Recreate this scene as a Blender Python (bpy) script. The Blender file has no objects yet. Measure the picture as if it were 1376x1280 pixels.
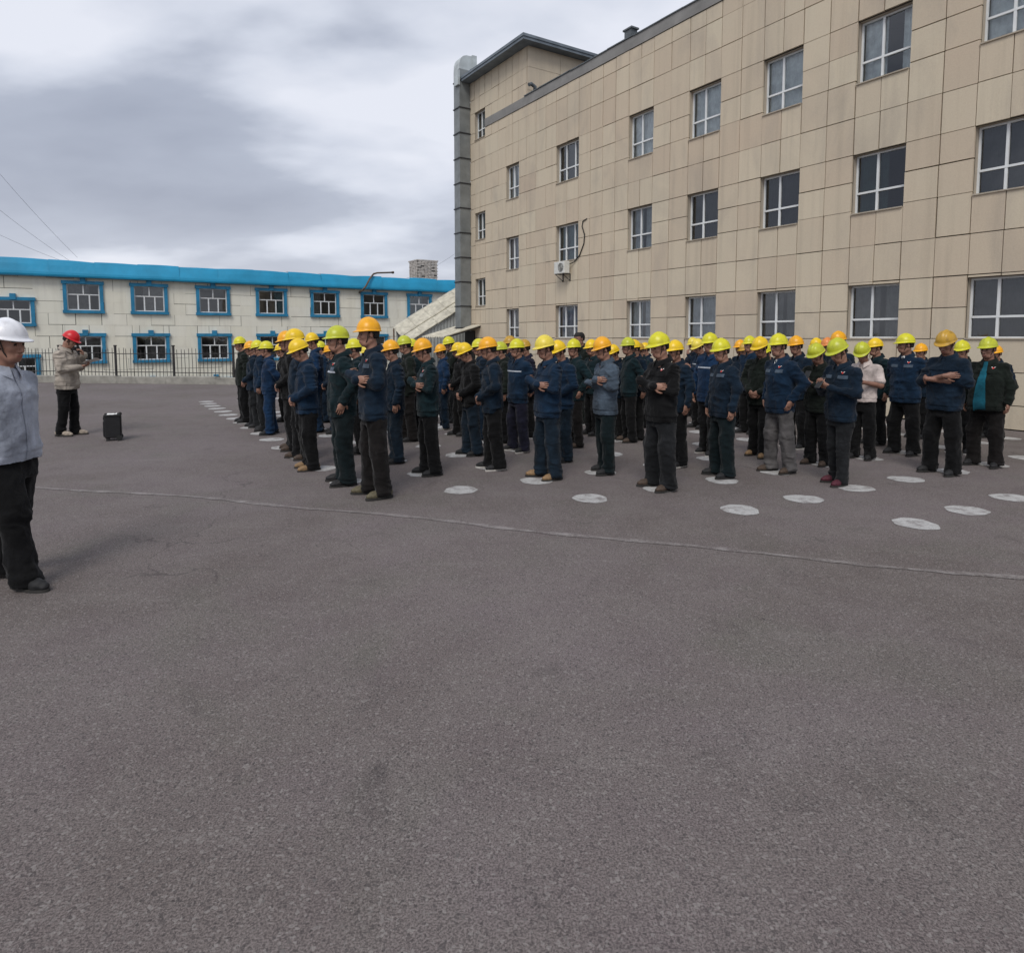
import bpy, math, random
import numpy as np
from mathutils import Vector, Matrix
from mathutils.bvhtree import BVHTree
random.seed(7)

# ------------------------------------------------------------------ camera, sky, sun, exposure
scene = bpy.context.scene
FPX, PCX, PCY, HORY, CAMH = 885.0, 688.0, 523.5, 453.0, 1.70      # picture is 1376 x 1280 px
PITCH = math.atan((PCY - HORY) / FPX)
cam = bpy.data.cameras.new('camera')
cam.sensor_fit = 'HORIZONTAL'; cam.sensor_width = 36.0
cam.lens = 36.0 * FPX / 1376.0
cam.shift_y = -(640.0 - PCY) / 1376.0
cam.clip_start = 0.05; cam.clip_end = 3000
cam_o = bpy.data.objects.new('camera', cam)
scene.collection.objects.link(cam_o)
cam_o.location = (0, 0, CAMH)
cam_o.rotation_euler = (math.radians(90) - PITCH, 0, 0)
scene.camera = cam_o

SUN_EL, SUN_AZ = math.radians(50), math.radians(192)              # azimuth clockwise from +Y
world = bpy.data.worlds.new('World'); scene.world = world; world.use_nodes = True
wn, wl = world.node_tree.nodes, world.node_tree.links
wn.clear()
def WN(t, **k):
    n = wn.new(t)
    for a, b in k.items(): setattr(n, a, b)
    return n
def wmath(op, a, b=None, c=None):
    n = WN('ShaderNodeMath', operation=op)
    for i, q in enumerate((a, b, c)):
        if q is None: continue
        if isinstance(q, (int, float)): n.inputs[i].default_value = q
        else: wl.new(q, n.inputs[i])
    return n.outputs[0]
sky = WN('ShaderNodeTexSky', sky_type='NISHITA', sun_disc=False)
sky.sun_elevation = SUN_EL; sky.sun_rotation = SUN_AZ; sky.dust_density = 2.0
tc = WN('ShaderNodeTexCoord')
sep = WN('ShaderNodeSeparateXYZ'); wl.new(tc.outputs['Generated'], sep.inputs[0])
zc = wmath('ADD', wmath('MAXIMUM', sep.outputs[2], 0.0), 0.22)     # cloud layer seen in perspective
px_, py_ = wmath('DIVIDE', sep.outputs[0], zc), wmath('DIVIDE', sep.outputs[1], zc)
comb = WN('ShaderNodeCombineXYZ'); wl.new(px_, comb.inputs[0]); wl.new(py_, comb.inputs[1])
mp = WN('ShaderNodeMapping'); wl.new(comb.outputs[0], mp.inputs[0])
mp.inputs['Location'].default_value = (8.08, 0.29, 0.0); mp.inputs['Scale'].default_value = (0.75, 1.0, 1.0)
mp.inputs['Rotation'].default_value = (0, 0, 0.45)
n1 = WN('ShaderNodeTexNoise'); wl.new(mp.outputs[0], n1.inputs['Vector'])
n1.inputs['Scale'].default_value = 0.75; n1.inputs['Detail'].default_value = 5.5; n1.inputs['Roughness'].default_value = 0.47
n1.inputs['Distortion'].default_value = 0.25
n2 = WN('ShaderNodeTexNoise'); wl.new(mp.outputs[0], n2.inputs['Vector'])
n2.inputs['Scale'].default_value = 2.6; n2.inputs['Detail'].default_value = 6.0; n2.inputs['Roughness'].default_value = 0.5
cl = wmath('ADD', wmath('MULTIPLY', n1.outputs['Fac'], 0.8), wmath('MULTIPLY', n2.outputs['Fac'], 0.2))
ramp = WN('ShaderNodeValToRGB'); wl.new(cl, ramp.inputs[0])
e = ramp.color_ramp.elements
e[0].position = 0.36; e[0].color = (0.225, 0.25, 0.32, 1)
e[1].position = 0.565; e[1].color = (0.615, 0.635, 0.70, 1)
m = e.new(0.47); m.color = (0.315, 0.345, 0.42, 1)
m = e.new(0.52); m.color = (0.50, 0.53, 0.605, 1)
low = wmath('POWER', wmath('SUBTRACT', 1.0, wmath('MAXIMUM', sep.outputs[2], 0.0)), 7.0)   # cloud deck pales into the haze low down
hz = WN('ShaderNodeMix', data_type='RGBA'); wl.new(wmath('MULTIPLY', low, 0.75), hz.inputs[0])
wl.new(ramp.outputs[0], hz.inputs[6]); hz.inputs[7].default_value = (0.63, 0.64, 0.69, 1)
nsc = WN('ShaderNodeMix', data_type='RGBA', blend_type='MULTIPLY'); nsc.inputs[0].default_value = 1.0
wl.new(sky.outputs[0], nsc.inputs[6]); nsc.inputs[7].default_value = (0.1, 0.1, 0.1, 1)
mxs = WN('ShaderNodeMix', data_type='RGBA'); mxs.inputs[0].default_value = 0.95
wl.new(nsc.outputs[2], mxs.inputs[6]); wl.new(hz.outputs[2], mxs.inputs[7])
bg = WN('ShaderNodeBackground'); wl.new(mxs.outputs[2], bg.inputs[0]); bg.inputs[1].default_value = 1.0
wo = WN('ShaderNodeOutputWorld'); wl.new(bg.outputs[0], wo.inputs[0])

sun = bpy.data.lights.new('sun', 'SUN'); sun.energy = 1.35; sun.angle = math.radians(25); sun.color = (1.0, 0.96, 0.9)
sun_o = bpy.data.objects.new('sun', sun); scene.collection.objects.link(sun_o)
sd = Vector((math.sin(SUN_AZ) * math.cos(SUN_EL), math.cos(SUN_AZ) * math.cos(SUN_EL), math.sin(SUN_EL)))
sun_o.rotation_euler = (-sd).to_track_quat('-Z', 'Y').to_euler()
scene.view_settings.view_transform = 'Standard'; scene.view_settings.look = 'None'
scene.view_settings.exposure = 0.42; scene.view_settings.gamma = 1.0
scene.render.engine = 'CYCLES'

# ------------------------------------------------------------------ photo pixel -> place
CAM = np.array([0, 0, CAMH])
_R = np.array([1., 0, 0]); _F = np.array([0, math.cos(PITCH), -math.sin(PITCH)]); _U = np.array([0, math.sin(PITCH), math.cos(PITCH)])
def ray(x, y): return (x - PCX) / FPX * _R + _F + (PCY - y) / FPX * _U
def gnd(x, y, z=0.0):
    d = ray(x, y); return CAM + d * ((z - CAMH) / d[2])
def at_depth(x, y, depth):
    d = ray(x, y); return CAM + d * (depth / d[1])
def on_plane(x, y, P0, n):
    d = ray(x, y); return CAM + d * (((P0 - CAM) @ n) / (d @ n))
AZ = math.radians(122.381)
u = np.array([math.cos(AZ), math.sin(AZ), 0]); v = np.array([u[1], -u[0], 0])    # the two directions of the yard

# ------------------------------------------------------------------ helpers
col = scene.collection
def link(o, parent=None):
    col.objects.link(o)
    if parent is not None: o.parent = parent
    return o
def empty(name, loc=(0, 0, 0), rz=0.0, parent=None):
    o = bpy.data.objects.new(name, None); o.empty_display_size = 0.2
    o.location = loc; o.rotation_euler = (0, 0, rz)
    return link(o, parent)
def tag(o, label=None, cat=None, group=None, kind=None):
    if label: o['label'] = label
    if cat: o['category'] = cat
    if group: o['group'] = group
    if kind: o['kind'] = kind
    return o
class MB:
    def __init__(s): s.v = []; s.f = []; s.mi = []; s.sm = []
    def add(s, vs, fs, mi=0, smooth=False):
        b = len(s.v); s.v += [tuple(map(float, q)) for q in vs]
        for q in fs: s.f.append(tuple(b + i for i in q)); s.mi.append(mi); s.sm.append(smooth)
        return s
    def box(s, x0, x1, y0, y1, z0, z1, mi=0, M=None):
        vs = [(x0, y0, z0), (x1, y0, z0), (x1, y1, z0), (x0, y1, z0), (x0, y0, z1), (x1, y0, z1), (x1, y1, z1), (x0, y1, z1)]
        if M is not None: vs = [M @ Vector(q) for q in vs]
        return s.add(vs, [(0, 3, 2, 1), (4, 5, 6, 7), (0, 1, 5, 4), (1, 2, 6, 5), (2, 3, 7, 6), (3, 0, 4, 7)], mi)
    def bbox(s, x0, x1, y0, y1, z0, z1, c=0.01, mi=0, M=None):     # chamfered box
        vs = []; fs = []
        xs, ys, zs = (x0, x1), (y0, y1), (z0, z1)
        idx = {}
        for i in (0, 1):
            for j in (0, 1):
                for k in (0, 1):
                    sx, sy, sz = (1 - 2 * i) * c, (1 - 2 * j) * c, (1 - 2 * k) * c
                    for ax in range(3):
                        q = [xs[i] + sx, ys[j] + sy, zs[k] + sz]; q[ax] = (xs[i], ys[j], zs[k])[ax]
                        idx[(i, j, k, ax)] = len(vs); vs.append(tuple(q))
        def F(*a): fs.append(tuple(a))
        for ax in range(3):
            o1, o2 = [(1, 2), (2, 0), (0, 1)][ax]
            for side in (0, 1):
                loop = []
                for a, b in ((0, 0), (1, 0), (1, 1), (0, 1)):
                    t = [0, 0, 0]; t[ax] = side; t[o1] = a; t[o2] = b
                    loop.append(idx[(t[0], t[1], t[2], ax)])
                F(*(loop if side else loop[::-1]))
        for ax in range(3):
            o1, o2 = [(1, 2), (2, 0), (0, 1)][ax]
            for a in (0, 1):
                for b in (0, 1):
                    t0 = [0, 0, 0]; t0[o1] = a; t0[o2] = b; t1 = list(t0); t1[ax] = 1
                    q = [idx[(*t0, o1)], idx[(*t1, o1)], idx[(*t1, o2)], idx[(*t0, o2)]]
                    F(*(q if (a == b) else q[::-1]))
        for i in (0, 1):
            for j in (0, 1):
                for k in (0, 1):
                    q = [idx[(i, j, k, 0)], idx[(i, j, k, 1)], idx[(i, j, k, 2)]]
                    F(*(q if (i + j + k) % 2 == 1 else q[::-1]))
        if M is not None: vs = [M @ Vector(q) for q in vs]
        return s.add(vs, fs, mi)
    def tube(s, pts, r, n=8, mi=0, smooth=True, caps=True):
        pts = [np.array(q, float) for q in pts]
        rs = r if isinstance(r, (list, tuple)) else [r] * len(pts)
        vs = []; fs = []
        t0 = pts[1] - pts[0]; up = np.array([0, 0, 1.]) if abs(t0[2]) < 0.9 * np.linalg.norm(t0) else np.array([1., 0, 0])
        for i, p in enumerate(pts):
            t = pts[min(i + 1, len(pts) - 1)] - pts[max(i - 1, 0)]; t = t / (np.linalg.norm(t) + 1e-9)
            a = np.cross(t, up); a /= np.linalg.norm(a) + 1e-9; b = np.cross(a, t)
            up = b
            for k in range(n):
                w = 2 * math.pi * k / n
                vs.append(p + rs[i] * (a * math.cos(w) + b * math.sin(w)))
        for i in range(len(pts) - 1):
            for k in range(n):
                k2 = (k + 1) % n
                fs.append((i * n + k, i * n + k2, (i + 1) * n + k2, (i + 1) * n + k))
        s.add(vs, fs, mi, smooth)
        if caps:
            b = len(s.v) - len(vs)
            s.f.append(tuple(b + k for k in range(n))[::-1]); s.mi.append(mi); s.sm.append(False)
            b2 = b + (len(pts) - 1) * n
            s.f.append(tuple(b2 + k for k in range(n))); s.mi.append(mi); s.sm.append(False)
        return s
    def mesh(s, name, mats):
        me = bpy.data.meshes.new(name); me.from_pydata(s.v, [], s.f)
        for mm in (mats if isinstance(mats, (list, tuple)) else [mats]): me.materials.append(mm)
        me.polygons.foreach_set('material_index', s.mi); me.polygons.foreach_set('use_smooth', s.sm)
        me.update(); return me
    def build(s, name, mats, parent=None, loc=(0, 0, 0), rz=0.0):
        o = bpy.data.objects.new(name, s.mesh(name, mats)); o.location = loc; o.rotation_euler = (0, 0, rz)
        return link(o, parent)

# ------------------------------------------------------------------ materials
def newmat(name):
    m = bpy.data.materials.new(name); m.use_nodes = True
    return m, m.node_tree.nodes, m.node_tree.links, m.node_tree.nodes['Principled BSDF']
def setin(b, **k):
    for a, q in k.items():
        b.inputs[a.replace('_', ' ')].default_value = q
def mix_node(N, L, fac, a, b, blend='MIX'):
    n = N.new('ShaderNodeMix'); n.data_type = 'RGBA'; n.blend_type = blend
    for i, q in ((0, fac), (6, a), (7, b)):
        if hasattr(q, 'is_output'): L.new(q, n.inputs[i])
        elif i == 0: n.inputs[0].default_value = q
        else: n.inputs[i].default_value = (*q[:3], 1)
    return n.outputs[2]
def noise_node(N, L, vec, scale, detail=4, rough=0.5, dist=0.0):
    n = N.new('ShaderNodeTexNoise')
    if vec is not None: L.new(vec, n.inputs['Vector'])
    n.inputs['Scale'].default_value = scale; n.inputs['Detail'].default_value = detail
    n.inputs['Roughness'].default_value = rough; n.inputs['Distortion'].default_value = dist
    return n.outputs['Fac']
def ramp_node(N, L, fac, p0, p1, c0=(0, 0, 0), c1=(1, 1, 1)):
    n = N.new('ShaderNodeValToRGB'); L.new(fac, n.inputs[0])
    n.color_ramp.elements[0].position = p0; n.color_ramp.elements[0].color = (*c0, 1)
    n.color_ramp.elements[1].position = p1; n.color_ramp.elements[1].color = (*c1, 1)
    return n.outputs[0]
def mapped(N, L, src, sc):
    n = N.new('ShaderNodeMapping'); L.new(src, n.inputs[0]); n.inputs['Scale'].default_value = sc
    return n.outputs[0]
def bump_node(N, L, b, h, strength, dist):
    n = N.new('ShaderNodeBump'); L.new(h, n.inputs['Height'])
    n.inputs['Strength'].default_value = strength; n.inputs['Distance'].default_value = dist
    L.new(n.outputs[0], b.inputs['Normal'])
def simple(name, c, rough=0.6, metal=0.0, var=0.12, scale=8.0, bump=0.0, bscale=60.0, spec=0.4, space='obj'):
    """plain colour with uneven wear"""
    m, N, L, b = newmat(name)
    t = N.new('ShaderNodeTexCoord'); g = N.new('ShaderNodeNewGeometry')
    vec = t.outputs['Object'] if space == 'obj' else g.outputs['Position']
    f = noise_node(N, L, vec, scale, 5, 0.6)
    c0 = tuple(max(0, q * (1 - var)) for q in c); c1 = tuple(min(1, q * (1 + var)) for q in c)
    L.new(ramp_node(N, L, f, 0.3, 0.7, c0, c1), b.inputs['Base Color'])
    setin(b, Roughness=rough, Metallic=metal); b.inputs['Specular IOR Level'].default_value = spec
    if bump > 0: bump_node(N, L, b, noise_node(N, L, vec, bscale, 4, 0.6), bump, 0.01)
    return m

def asphalt_colour(N, L, pos):
    big = noise_node(N, L, pos, 0.35, 4, 0.55, 0.4)
    mid = noise_node(N, L, pos, 2.2, 5, 0.6, 0.3)
    fine = noise_node(N, L, pos, 130.0, 3, 0.8)
    vor = N.new('ShaderNodeTexVoronoi'); L.new(pos, vor.inputs['Vector']); vor.inputs['Scale'].default_value = 105.0
    c = ramp_node(N, L, big, 0.36, 0.64, (0.128, 0.109, 0.102), (0.166, 0.142, 0.143))
    c = mix_node(N, L, ramp_node(N, L, mid, 0.35, 0.7), c, mix_node(N, L, 0.45, c, (0.19, 0.172, 0.160)))
    tint = noise_node(N, L, pos, 0.9, 3, 0.6, 0.8)
    c = mix_node(N, L, mult(N, L, ramp_node(N, L, tint, 0.52, 0.72), 0.35), c, (0.120, 0.122, 0.098))       # dusty, greenish patches
    smudge = ramp_node(N, L, noise_node(N, L, pos, 1.3, 6, 0.62, 1.2), 0.60, 0.74)
    c = mix_node(N, L, mult(N, L, smudge, 0.5), c, (0.072, 0.062, 0.062))                                  # old oil and tyre grime
    scuff = ramp_node(N, L, noise_node(N, L, mapped(N, L, pos, (0.5, 3.2, 1.0)), 1.0, 6, 0.6, 0.6), 0.60, 0.75)
    c = mix_node(N, L, mult(N, L, scuff, 0.22), c, (0.25, 0.235, 0.22))                                     # pale swept dust
    c = mix_node(N, L, 0.80, c, ramp_node(N, L, fine, 0.38, 0.62, (0.19, 0.18, 0.185), (0.80, 0.79, 0.785)), 'OVERLAY')
    sp = N.new('ShaderNodeSeparateColor'); L.new(vor.outputs['Color'], sp.inputs[0])
    st = ramp_node(N, L, sp.outputs[0], 0.84, 0.98)
    c = mix_node(N, L, mult(N, L, st, 0.40), c, (0.34, 0.32, 0.30))
    dk = ramp_node(N, L, sp.outputs[1], 0.84, 0.97)
    c = mix_node(N, L, mult(N, L, dk, 0.50), c, (0.04, 0.037, 0.038))
    pit = ramp_node(N, L, noise_node(N, L, pos, 26.0, 3, 0.5), 0.715, 0.75)
    c = mix_node(N, L, mult(N, L, pit, 0.6), c, (0.03, 0.028, 0.03))
    wpn = N.new('ShaderNodeTexNoise'); L.new(pos, wpn.inputs['Vector']); wpn.inputs['Scale'].default_value = 1.6; wpn.inputs['Detail'].default_value = 5
    wv = N.new('ShaderNodeVectorMath'); wv.operation = 'MULTIPLY_ADD'; L.new(wpn.outputs['Color'], wv.inputs[0]); wv.inputs[1].default_value = (0.9, 0.9, 0.9); L.new(pos, wv.inputs[2])
    cr = N.new('ShaderNodeTexVoronoi'); cr.feature = 'DISTANCE_TO_EDGE'; L.new(wv.outputs[0], cr.inputs['Vector']); cr.inputs['Scale'].default_value = 0.28
    crk = ramp_node(N, L, cr.outputs['Distance'], 0.0008, 0.0035, (1, 1, 1), (0, 0, 0))
    cmask = ramp_node(N, L, noise_node(N, L, pos, 0.5, 3, 0.5), 0.50, 0.60)
    c = mix_node(N, L, mult(N, L, mult(N, L, crk, cmask), 0.55), c, (0.045, 0.04, 0.04))                    # hair cracks
    return c, fine
def mult(N, L, a, k):
    n = N.new('ShaderNodeMath'); n.operation = 'MULTIPLY'
    L.new(a, n.inputs[0])
    if isinstance(k, (int, float)): n.inputs[1].default_value = k
    else: L.new(k, n.inputs[1])
    return n.outputs[0]
def make_asphalt():
    m, N, L, b = newmat('asphalt'); g = N.new('ShaderNodeNewGeometry'); pos = g.outputs['Position']
    c, fine = asphalt_colour(N, L, pos)
    L.new(c, b.inputs['Base Color']); setin(b, Roughness=0.92); b.inputs['Specular IOR Level'].default_value = 0.25
    bump_node(N, L, b, fine, 0.55, 0.006)
    return m
def make_paint(name, paint, lo, hi, scale):
    m, N, L, b = newmat(name); g = N.new('ShaderNodeNewGeometry'); pos = g.outputs['Position']
    c, fine = asphalt_colour(N, L, pos)
    wear = ramp_node(N, L, noise_node(N, L, pos, scale, 6, 0.7, 0.2), lo, hi)
    wf = ramp_node(N, L, noise_node(N, L, pos, 110, 2, 0.6), 0.30, 0.42)
    pc = ramp_node(N, L, noise_node(N, L, pos, 7.0, 4, 0.6), 0.3, 0.7, tuple(q * 0.82 for q in paint), paint)
    L.new(mix_node(N, L, mult(N, L, wear, wf), c, pc), b.inputs['Base Color']); setin(b, Roughness=0.85)
    bump_node(N, L, b, fine, 0.35, 0.004)
    return m
def make_render_wall(name, base, tint, streak, rnd=0.10):
    """painted insulation board: slight colour change from board to board, dirt runs"""
    m, N, L, b = newmat(name); g = N.new('ShaderNodeNewGeometry'); pos = g.outputs['Position']
    oi = N.new('ShaderNodeObjectInfo')
    big = noise_node(N, L, pos, 0.45, 4, 0.5)
    run = noise_node(N, L, mapped(N, L, pos, (5.0, 5.0, 0.22)), 1.0, 5, 0.6)
    fine = noise_node(N, L, pos, 45.0, 4, 0.7)
    c = ramp_node(N, L, big, 0.3, 0.7, base, tint)
    rn = ramp_node(N, L, oi.outputs['Random'], 0.0, 1.0, (0.5 - rnd, 0.5 - rnd * 1.05, 0.5 - rnd * 1.1), (0.5 + rnd, 0.5 + rnd, 0.5 + rnd * 0.95))
    c = mix_node(N, L, 0.55, c, rn, 'OVERLAY')
    c = mix_node(N, L, mult(N, L, ramp_node(N, L, run, 0.50, 0.78), streak), c, (0.20, 0.17, 0.13))
    st2 = ramp_node(N, L, noise_node(N, L, mapped(N, L, pos, (1.0, 1.0, 0.55)), 0.9, 6, 0.62, 0.7), 0.50, 0.74)
    c = mix_node(N, L, mult(N, L, st2, streak * 1.9), c, (0.36, 0.315, 0.265))
    c = mix_node(N, L, 0.25, c, ramp_node(N, L, fine, 0.3, 0.7, (0.35, 0.35, 0.35), (0.65, 0.65, 0.65)), 'OVERLAY')
    L.new(c, b.inputs['Base Color']); setin(b, Roughness=0.88); b.inputs['Specular IOR Level'].default_value = 0.25
    bump_node(N, L, b, noise_node(N, L, pos, 14.0, 6, 0.65), 0.12, 0.02)
    return m
def make_glass(name, tint=(0.8, 0.85, 0.85)):
    m, N, L, b = newmat(name); N.remove(b)
    tr = N.new('ShaderNodeBsdfTransparent'); tr.inputs[0].default_value = (*tint, 1)
    gl = N.new('ShaderNodeBsdfGlossy'); gl.inputs['Roughness'].default_value = 0.04; gl.inputs[0].default_value = (0.95, 0.97, 1, 1)
    g = N.new('ShaderNodeNewGeometry')
    bp = N.new('ShaderNodeBump'); bp.inputs['Strength'].default_value = 0.10; bp.inputs['Distance'].default_value = 0.02
    L.new(noise_node(N, L, g.outputs['Position'], 2.5, 2), bp.inputs['Height']); L.new(bp.outputs[0], gl.inputs['Normal'])
    fr = N.new('ShaderNodeFresnel'); fr.inputs[0].default_value = 1.52
    ml = N.new('ShaderNodeMath'); ml.operation = 'MULTIPLY_ADD'; L.new(fr.outputs[0], ml.inputs[0]); ml.inputs[1].default_value = 1.3; ml.inputs[2].default_value = 0.03
    mx = N.new('ShaderNodeMixShader'); L.new(ml.outputs[0], mx.inputs[0]); L.new(tr.outputs[0], mx.inputs[1]); L.new(gl.outputs[0], mx.inputs[2])
    L.new(mx.outputs[0], N['Material Output'].inputs[0])
    return m
def make_cloth(name, c, dirt=0.35, rough=0.9):
    m, N, L, b = newmat(name); t = N.new('ShaderNodeTexCoord'); oi = N.new('ShaderNodeObjectInfo')
    ad = N.new('ShaderNodeVectorMath'); ad.operation = 'ADD'; L.new(t.outputs['Object'], ad.inputs[0]); L.new(oi.outputs['Location'], ad.inputs[1])
    vec = ad.outputs[0]
    f = noise_node(N, L, vec, 5.0, 5, 0.6)
    c1 = tuple(min(1, q * 1.6 + 0.002) for q in c); c0 = tuple(q * 0.6 for q in c)
    cc = ramp_node(N, L, f, 0.3, 0.72, c0, c1)
    d = ramp_node(N, L, noise_node(N, L, vec, 2.6, 6, 0.65), 0.52, 0.75)
    cc = mix_node(N, L, mult(N, L, d, dirt), cc, tuple(0.8 * q + 0.010 for q in c))
    L.new(cc, b.inputs['Base Color']); setin(b, Roughness=rough)
    b.inputs['Specular IOR Level'].default_value = 0.15
    b.inputs['Sheen Weight'].default_value = 0.08
    bump_node(N, L, b, noise_node(N, L, t.outputs['Object'], 26, 5, 0.65), 0.6, 0.015)
    return m
def make_hat(name, c, dirt=0.4):
    m, N, L, b = newmat(name); t = N.new('ShaderNodeTexCoord'); oi = N.new('ShaderNodeObjectInfo')
    ad = N.new('ShaderNodeVectorMath'); ad.operation = 'ADD'; L.new(t.outputs['Object'], ad.inputs[0]); L.new(oi.outputs['Location'], ad.inputs[1])
    d = ramp_node(N, L, noise_node(N, L, ad.outputs[0], 13.0, 6, 0.7), 0.50, 0.78)
    cc = mix_node(N, L, mult(N, L, d, dirt), c, (0.22 * c[0] + 0.03, 0.2 * c[1] + 0.025, 0.02 + 0.2 * c[2]))
    L.new(cc, b.inputs['Base Color']); setin(b, Roughness=0.33); b.inputs['Specular IOR Level'].default_value = 0.45
    return m
def make_skin():
    m, N, L, b = newmat('skin'); t = N.new('ShaderNodeTexCoord'); oi = N.new('ShaderNodeObjectInfo')
    f = noise_node(N, L, t.outputs['Object'], 14, 4, 0.6)
    c = ramp_node(N, L, f, 0.3, 0.7, (0.25, 0.125, 0.085), (0.36, 0.195, 0.135))
    rn = ramp_node(N, L, oi.outputs['Random'], 0, 1, (0.38, 0.36, 0.36), (0.56, 0.56, 0.56))
    L.new(mix_node(N, L, 0.8, c, rn, 'OVERLAY'), b.inputs['Base Color']); setin(b, Roughness=0.55)
    return m
M = {}
M['asphalt'] = make_asphalt()
M['dot_paint'] = make_paint('dot_paint', (0.49, 0.485, 0.475), 0.29, 0.52, 8.0)
M['line_paint'] = make_paint('line_paint', (0.36, 0.335, 0.325), 0.44, 0.80, 5.5)
M['earth'] = simple('earth', (0.13, 0.11, 0.085), 0.95, var=0.3, scale=1.5, space='pos')
M['concrete'] = simple('concrete', (0.27, 0.26, 0.23), 0.92, var=0.35, scale=2.6, bump=0.5, bscale=30, space='pos')
M['beige'] = make_render_wall('beige_board', (0.60, 0.505, 0.385), (0.575, 0.50, 0.385), 0.22, 0.07)
M['joint'] = simple('open_joint', (0.05, 0.042, 0.033), 0.95, var=0.5, scale=3.0, space='pos')
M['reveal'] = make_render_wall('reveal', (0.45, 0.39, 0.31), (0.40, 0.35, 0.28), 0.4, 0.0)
M['band'] = simple('grey_band', (0.24, 0.235, 0.225), 0.85, var=0.18, scale=1.6, bump=0.2, space='pos')
M['coping'] = simple('roof_edge', (0.10, 0.115, 0.125), 0.6, var=0.3, scale=3.0, space='pos')
M['tower_roof'] = simple('tower_roof', (0.16, 0.19, 0.22), 0.6, var=0.25, scale=2.5, space='pos')
M['white_frame'] = simple('window_frame_white', (0.72, 0.74, 0.74), 0.4, var=0.08, scale=3, space='pos')
M['glass'] = make_glass('window_glass')
M['duct'] = simple('duct_steel', (0.225, 0.24, 0.24), 0.5, metal=0.35, var=0.2, scale=2.2, space='pos')
M['duct_pale'] = simple('duct_hood_steel', (0.50, 0.54, 0.54), 0.45, metal=0.3, var=0.15, scale=3.0, space='pos')
M['dark_steel'] = simple('dark_steel', (0.035, 0.035, 0.038), 0.55, metal=0.3, var=0.4, scale=6, space='pos')
M['fence_steel'] = simple('fence_steel', (0.045, 0.042, 0.042), 0.6, metal=0.2, var=0.5, scale=5, space='pos')
M['bluewall'] = make_render_wall('pale_board', (0.80, 0.77, 0.66), (0.76, 0.75, 0.66), 0.12, 0.06)
M['bluejoint'] = simple('pale_joint', (0.05, 0.048, 0.042), 0.95, var=0.6, scale=1.2, space='pos')
M['blue_trim'] = simple('blue_trim', (0.022, 0.20, 0.36), 0.6, var=0.25, scale=2.0, bump=0.15, bscale=12, space='pos')
M['blue_roof'] = simple('blue_roof', (0.014, 0.27, 0.47), 0.5, var=0.14, scale=0.9, bump=0.35, bscale=2.2, space='pos')
M['white_ac'] = simple('ac_white', (0.66, 0.66, 0.62), 0.5, var=0.15, scale=6)
M['black_plastic'] = simple('black_plastic', (0.012, 0.012, 0.013), 0.5, var=0.3, scale=20)
M['rubber'] = simple('rubber', (0.02, 0.02, 0.02), 0.8, var=0.3, scale=20)
M['paper'] = simple('paper', (0.74, 0.74, 0.72), 0.8, var=0.05, scale=20)
M['siding'] = simple('grey_siding', (0.42, 0.44, 0.43), 0.55, metal=0.1, var=0.2, scale=1.8, space='pos')
M['sheet_roof'] = simple('weathered_sheet', (0.52, 0.49, 0.40), 0.8, var=0.28, scale=4.0, bump=0.3, bscale=12, space='pos')
M['brick'] = simple('pale_brick', (0.50, 0.46, 0.42), 0.9, var=0.35, scale=5, space='pos')
M['brick_gap'] = simple('mortar', (0.16, 0.15, 0.14), 0.95, var=0.3, scale=5, space='pos')
M['rust'] = simple('rusty_pipe', (0.12, 0.085, 0.06), 0.8, var=0.4, scale=5, space='pos')
M['dark_room'] = simple('dark_room', (0.03, 0.03, 0.032), 0.95)
for nm, c in dict(grey=(0.44, 0.46, 0.48), mauve=(0.46, 0.44, 0.50), green=(0.035, 0.075, 0.07), dark=(0.06, 0.06, 0.062), dust=(0.20, 0.19, 0.18), pale=(0.78, 0.80, 0.83), teal=(0.13, 0.20, 0.21)).items():
    M['curtain_' + nm] = simple('curtain_' + nm, c, 0.95, var=0.25, scale=5, space='pos')

# ------------------------------------------------------------------ ground
mb = MB()
kA, kB = np.array([-18.545, 24.849]), np.array([-9.992, 23.522])         # front foot of the kerb wall
kd = (kB - kA) / np.linalg.norm(kB - kA); kn = np.array([-kd[1], kd[0]])
def kpt(t, off=0.0): q = kA + kd * t + kn * off; return q
kL, kR = kpt(-45), kpt(12.4)
yard = [(-75, -40), (60, -40), (60, 60), (kR[0] + 0.15, 60), (kR[0] + 0.15, kR[1] + 0.2), (kL[0], kL[1] + 0.2)]
mb.add([(x, y, 0) for x, y in yard], [tuple(range(len(yard)))])
ground = tag(mb.build('asphalt_yard', M['asphalt']), kind='structure')
mb = MB(); mb.add([(-1500, -1500, -2.6), (1500, -1500, -2.6), (1500, 1500, -2.6), (-1500, 1500, -2.6)], [(0, 1, 2, 3)])
tag(mb.build('lower_ground', M['earth']), kind='structure')
mb = MB()
q = [kL, kR]
def wall_strip(mb, a, b, t, z0, z1):
    d = (b - a) / np.linalg.norm(b - a); n = np.array([-d[1], d[0]]) * t
    vs = [(*a, z0), (*b, z0), (*(b + n), z0), (*(a + n), z0), (*a, z1), (*b, z1), (*(b + n), z1), (*(a + n), z1)]
    mb.add(vs, [(0, 3, 2, 1), (4, 5, 6, 7), (0, 1, 5, 4), (1, 2, 6, 5), (2, 3, 7, 6), (3, 0, 4, 7)])
wall_strip(mb, kpt(-45, 0.02), kpt(12.4, 0.02), 0.28, -2.6, -0.02)
wall_strip(mb, np.array([kR[0] + 0.15, kR[1] + 0.4]), np.array([kR[0] + 0.15, 60.0]), 0.2, -2.6, -0.02)
tag(mb.build('retaining_wall', M['concrete']), kind='structure')

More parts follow.
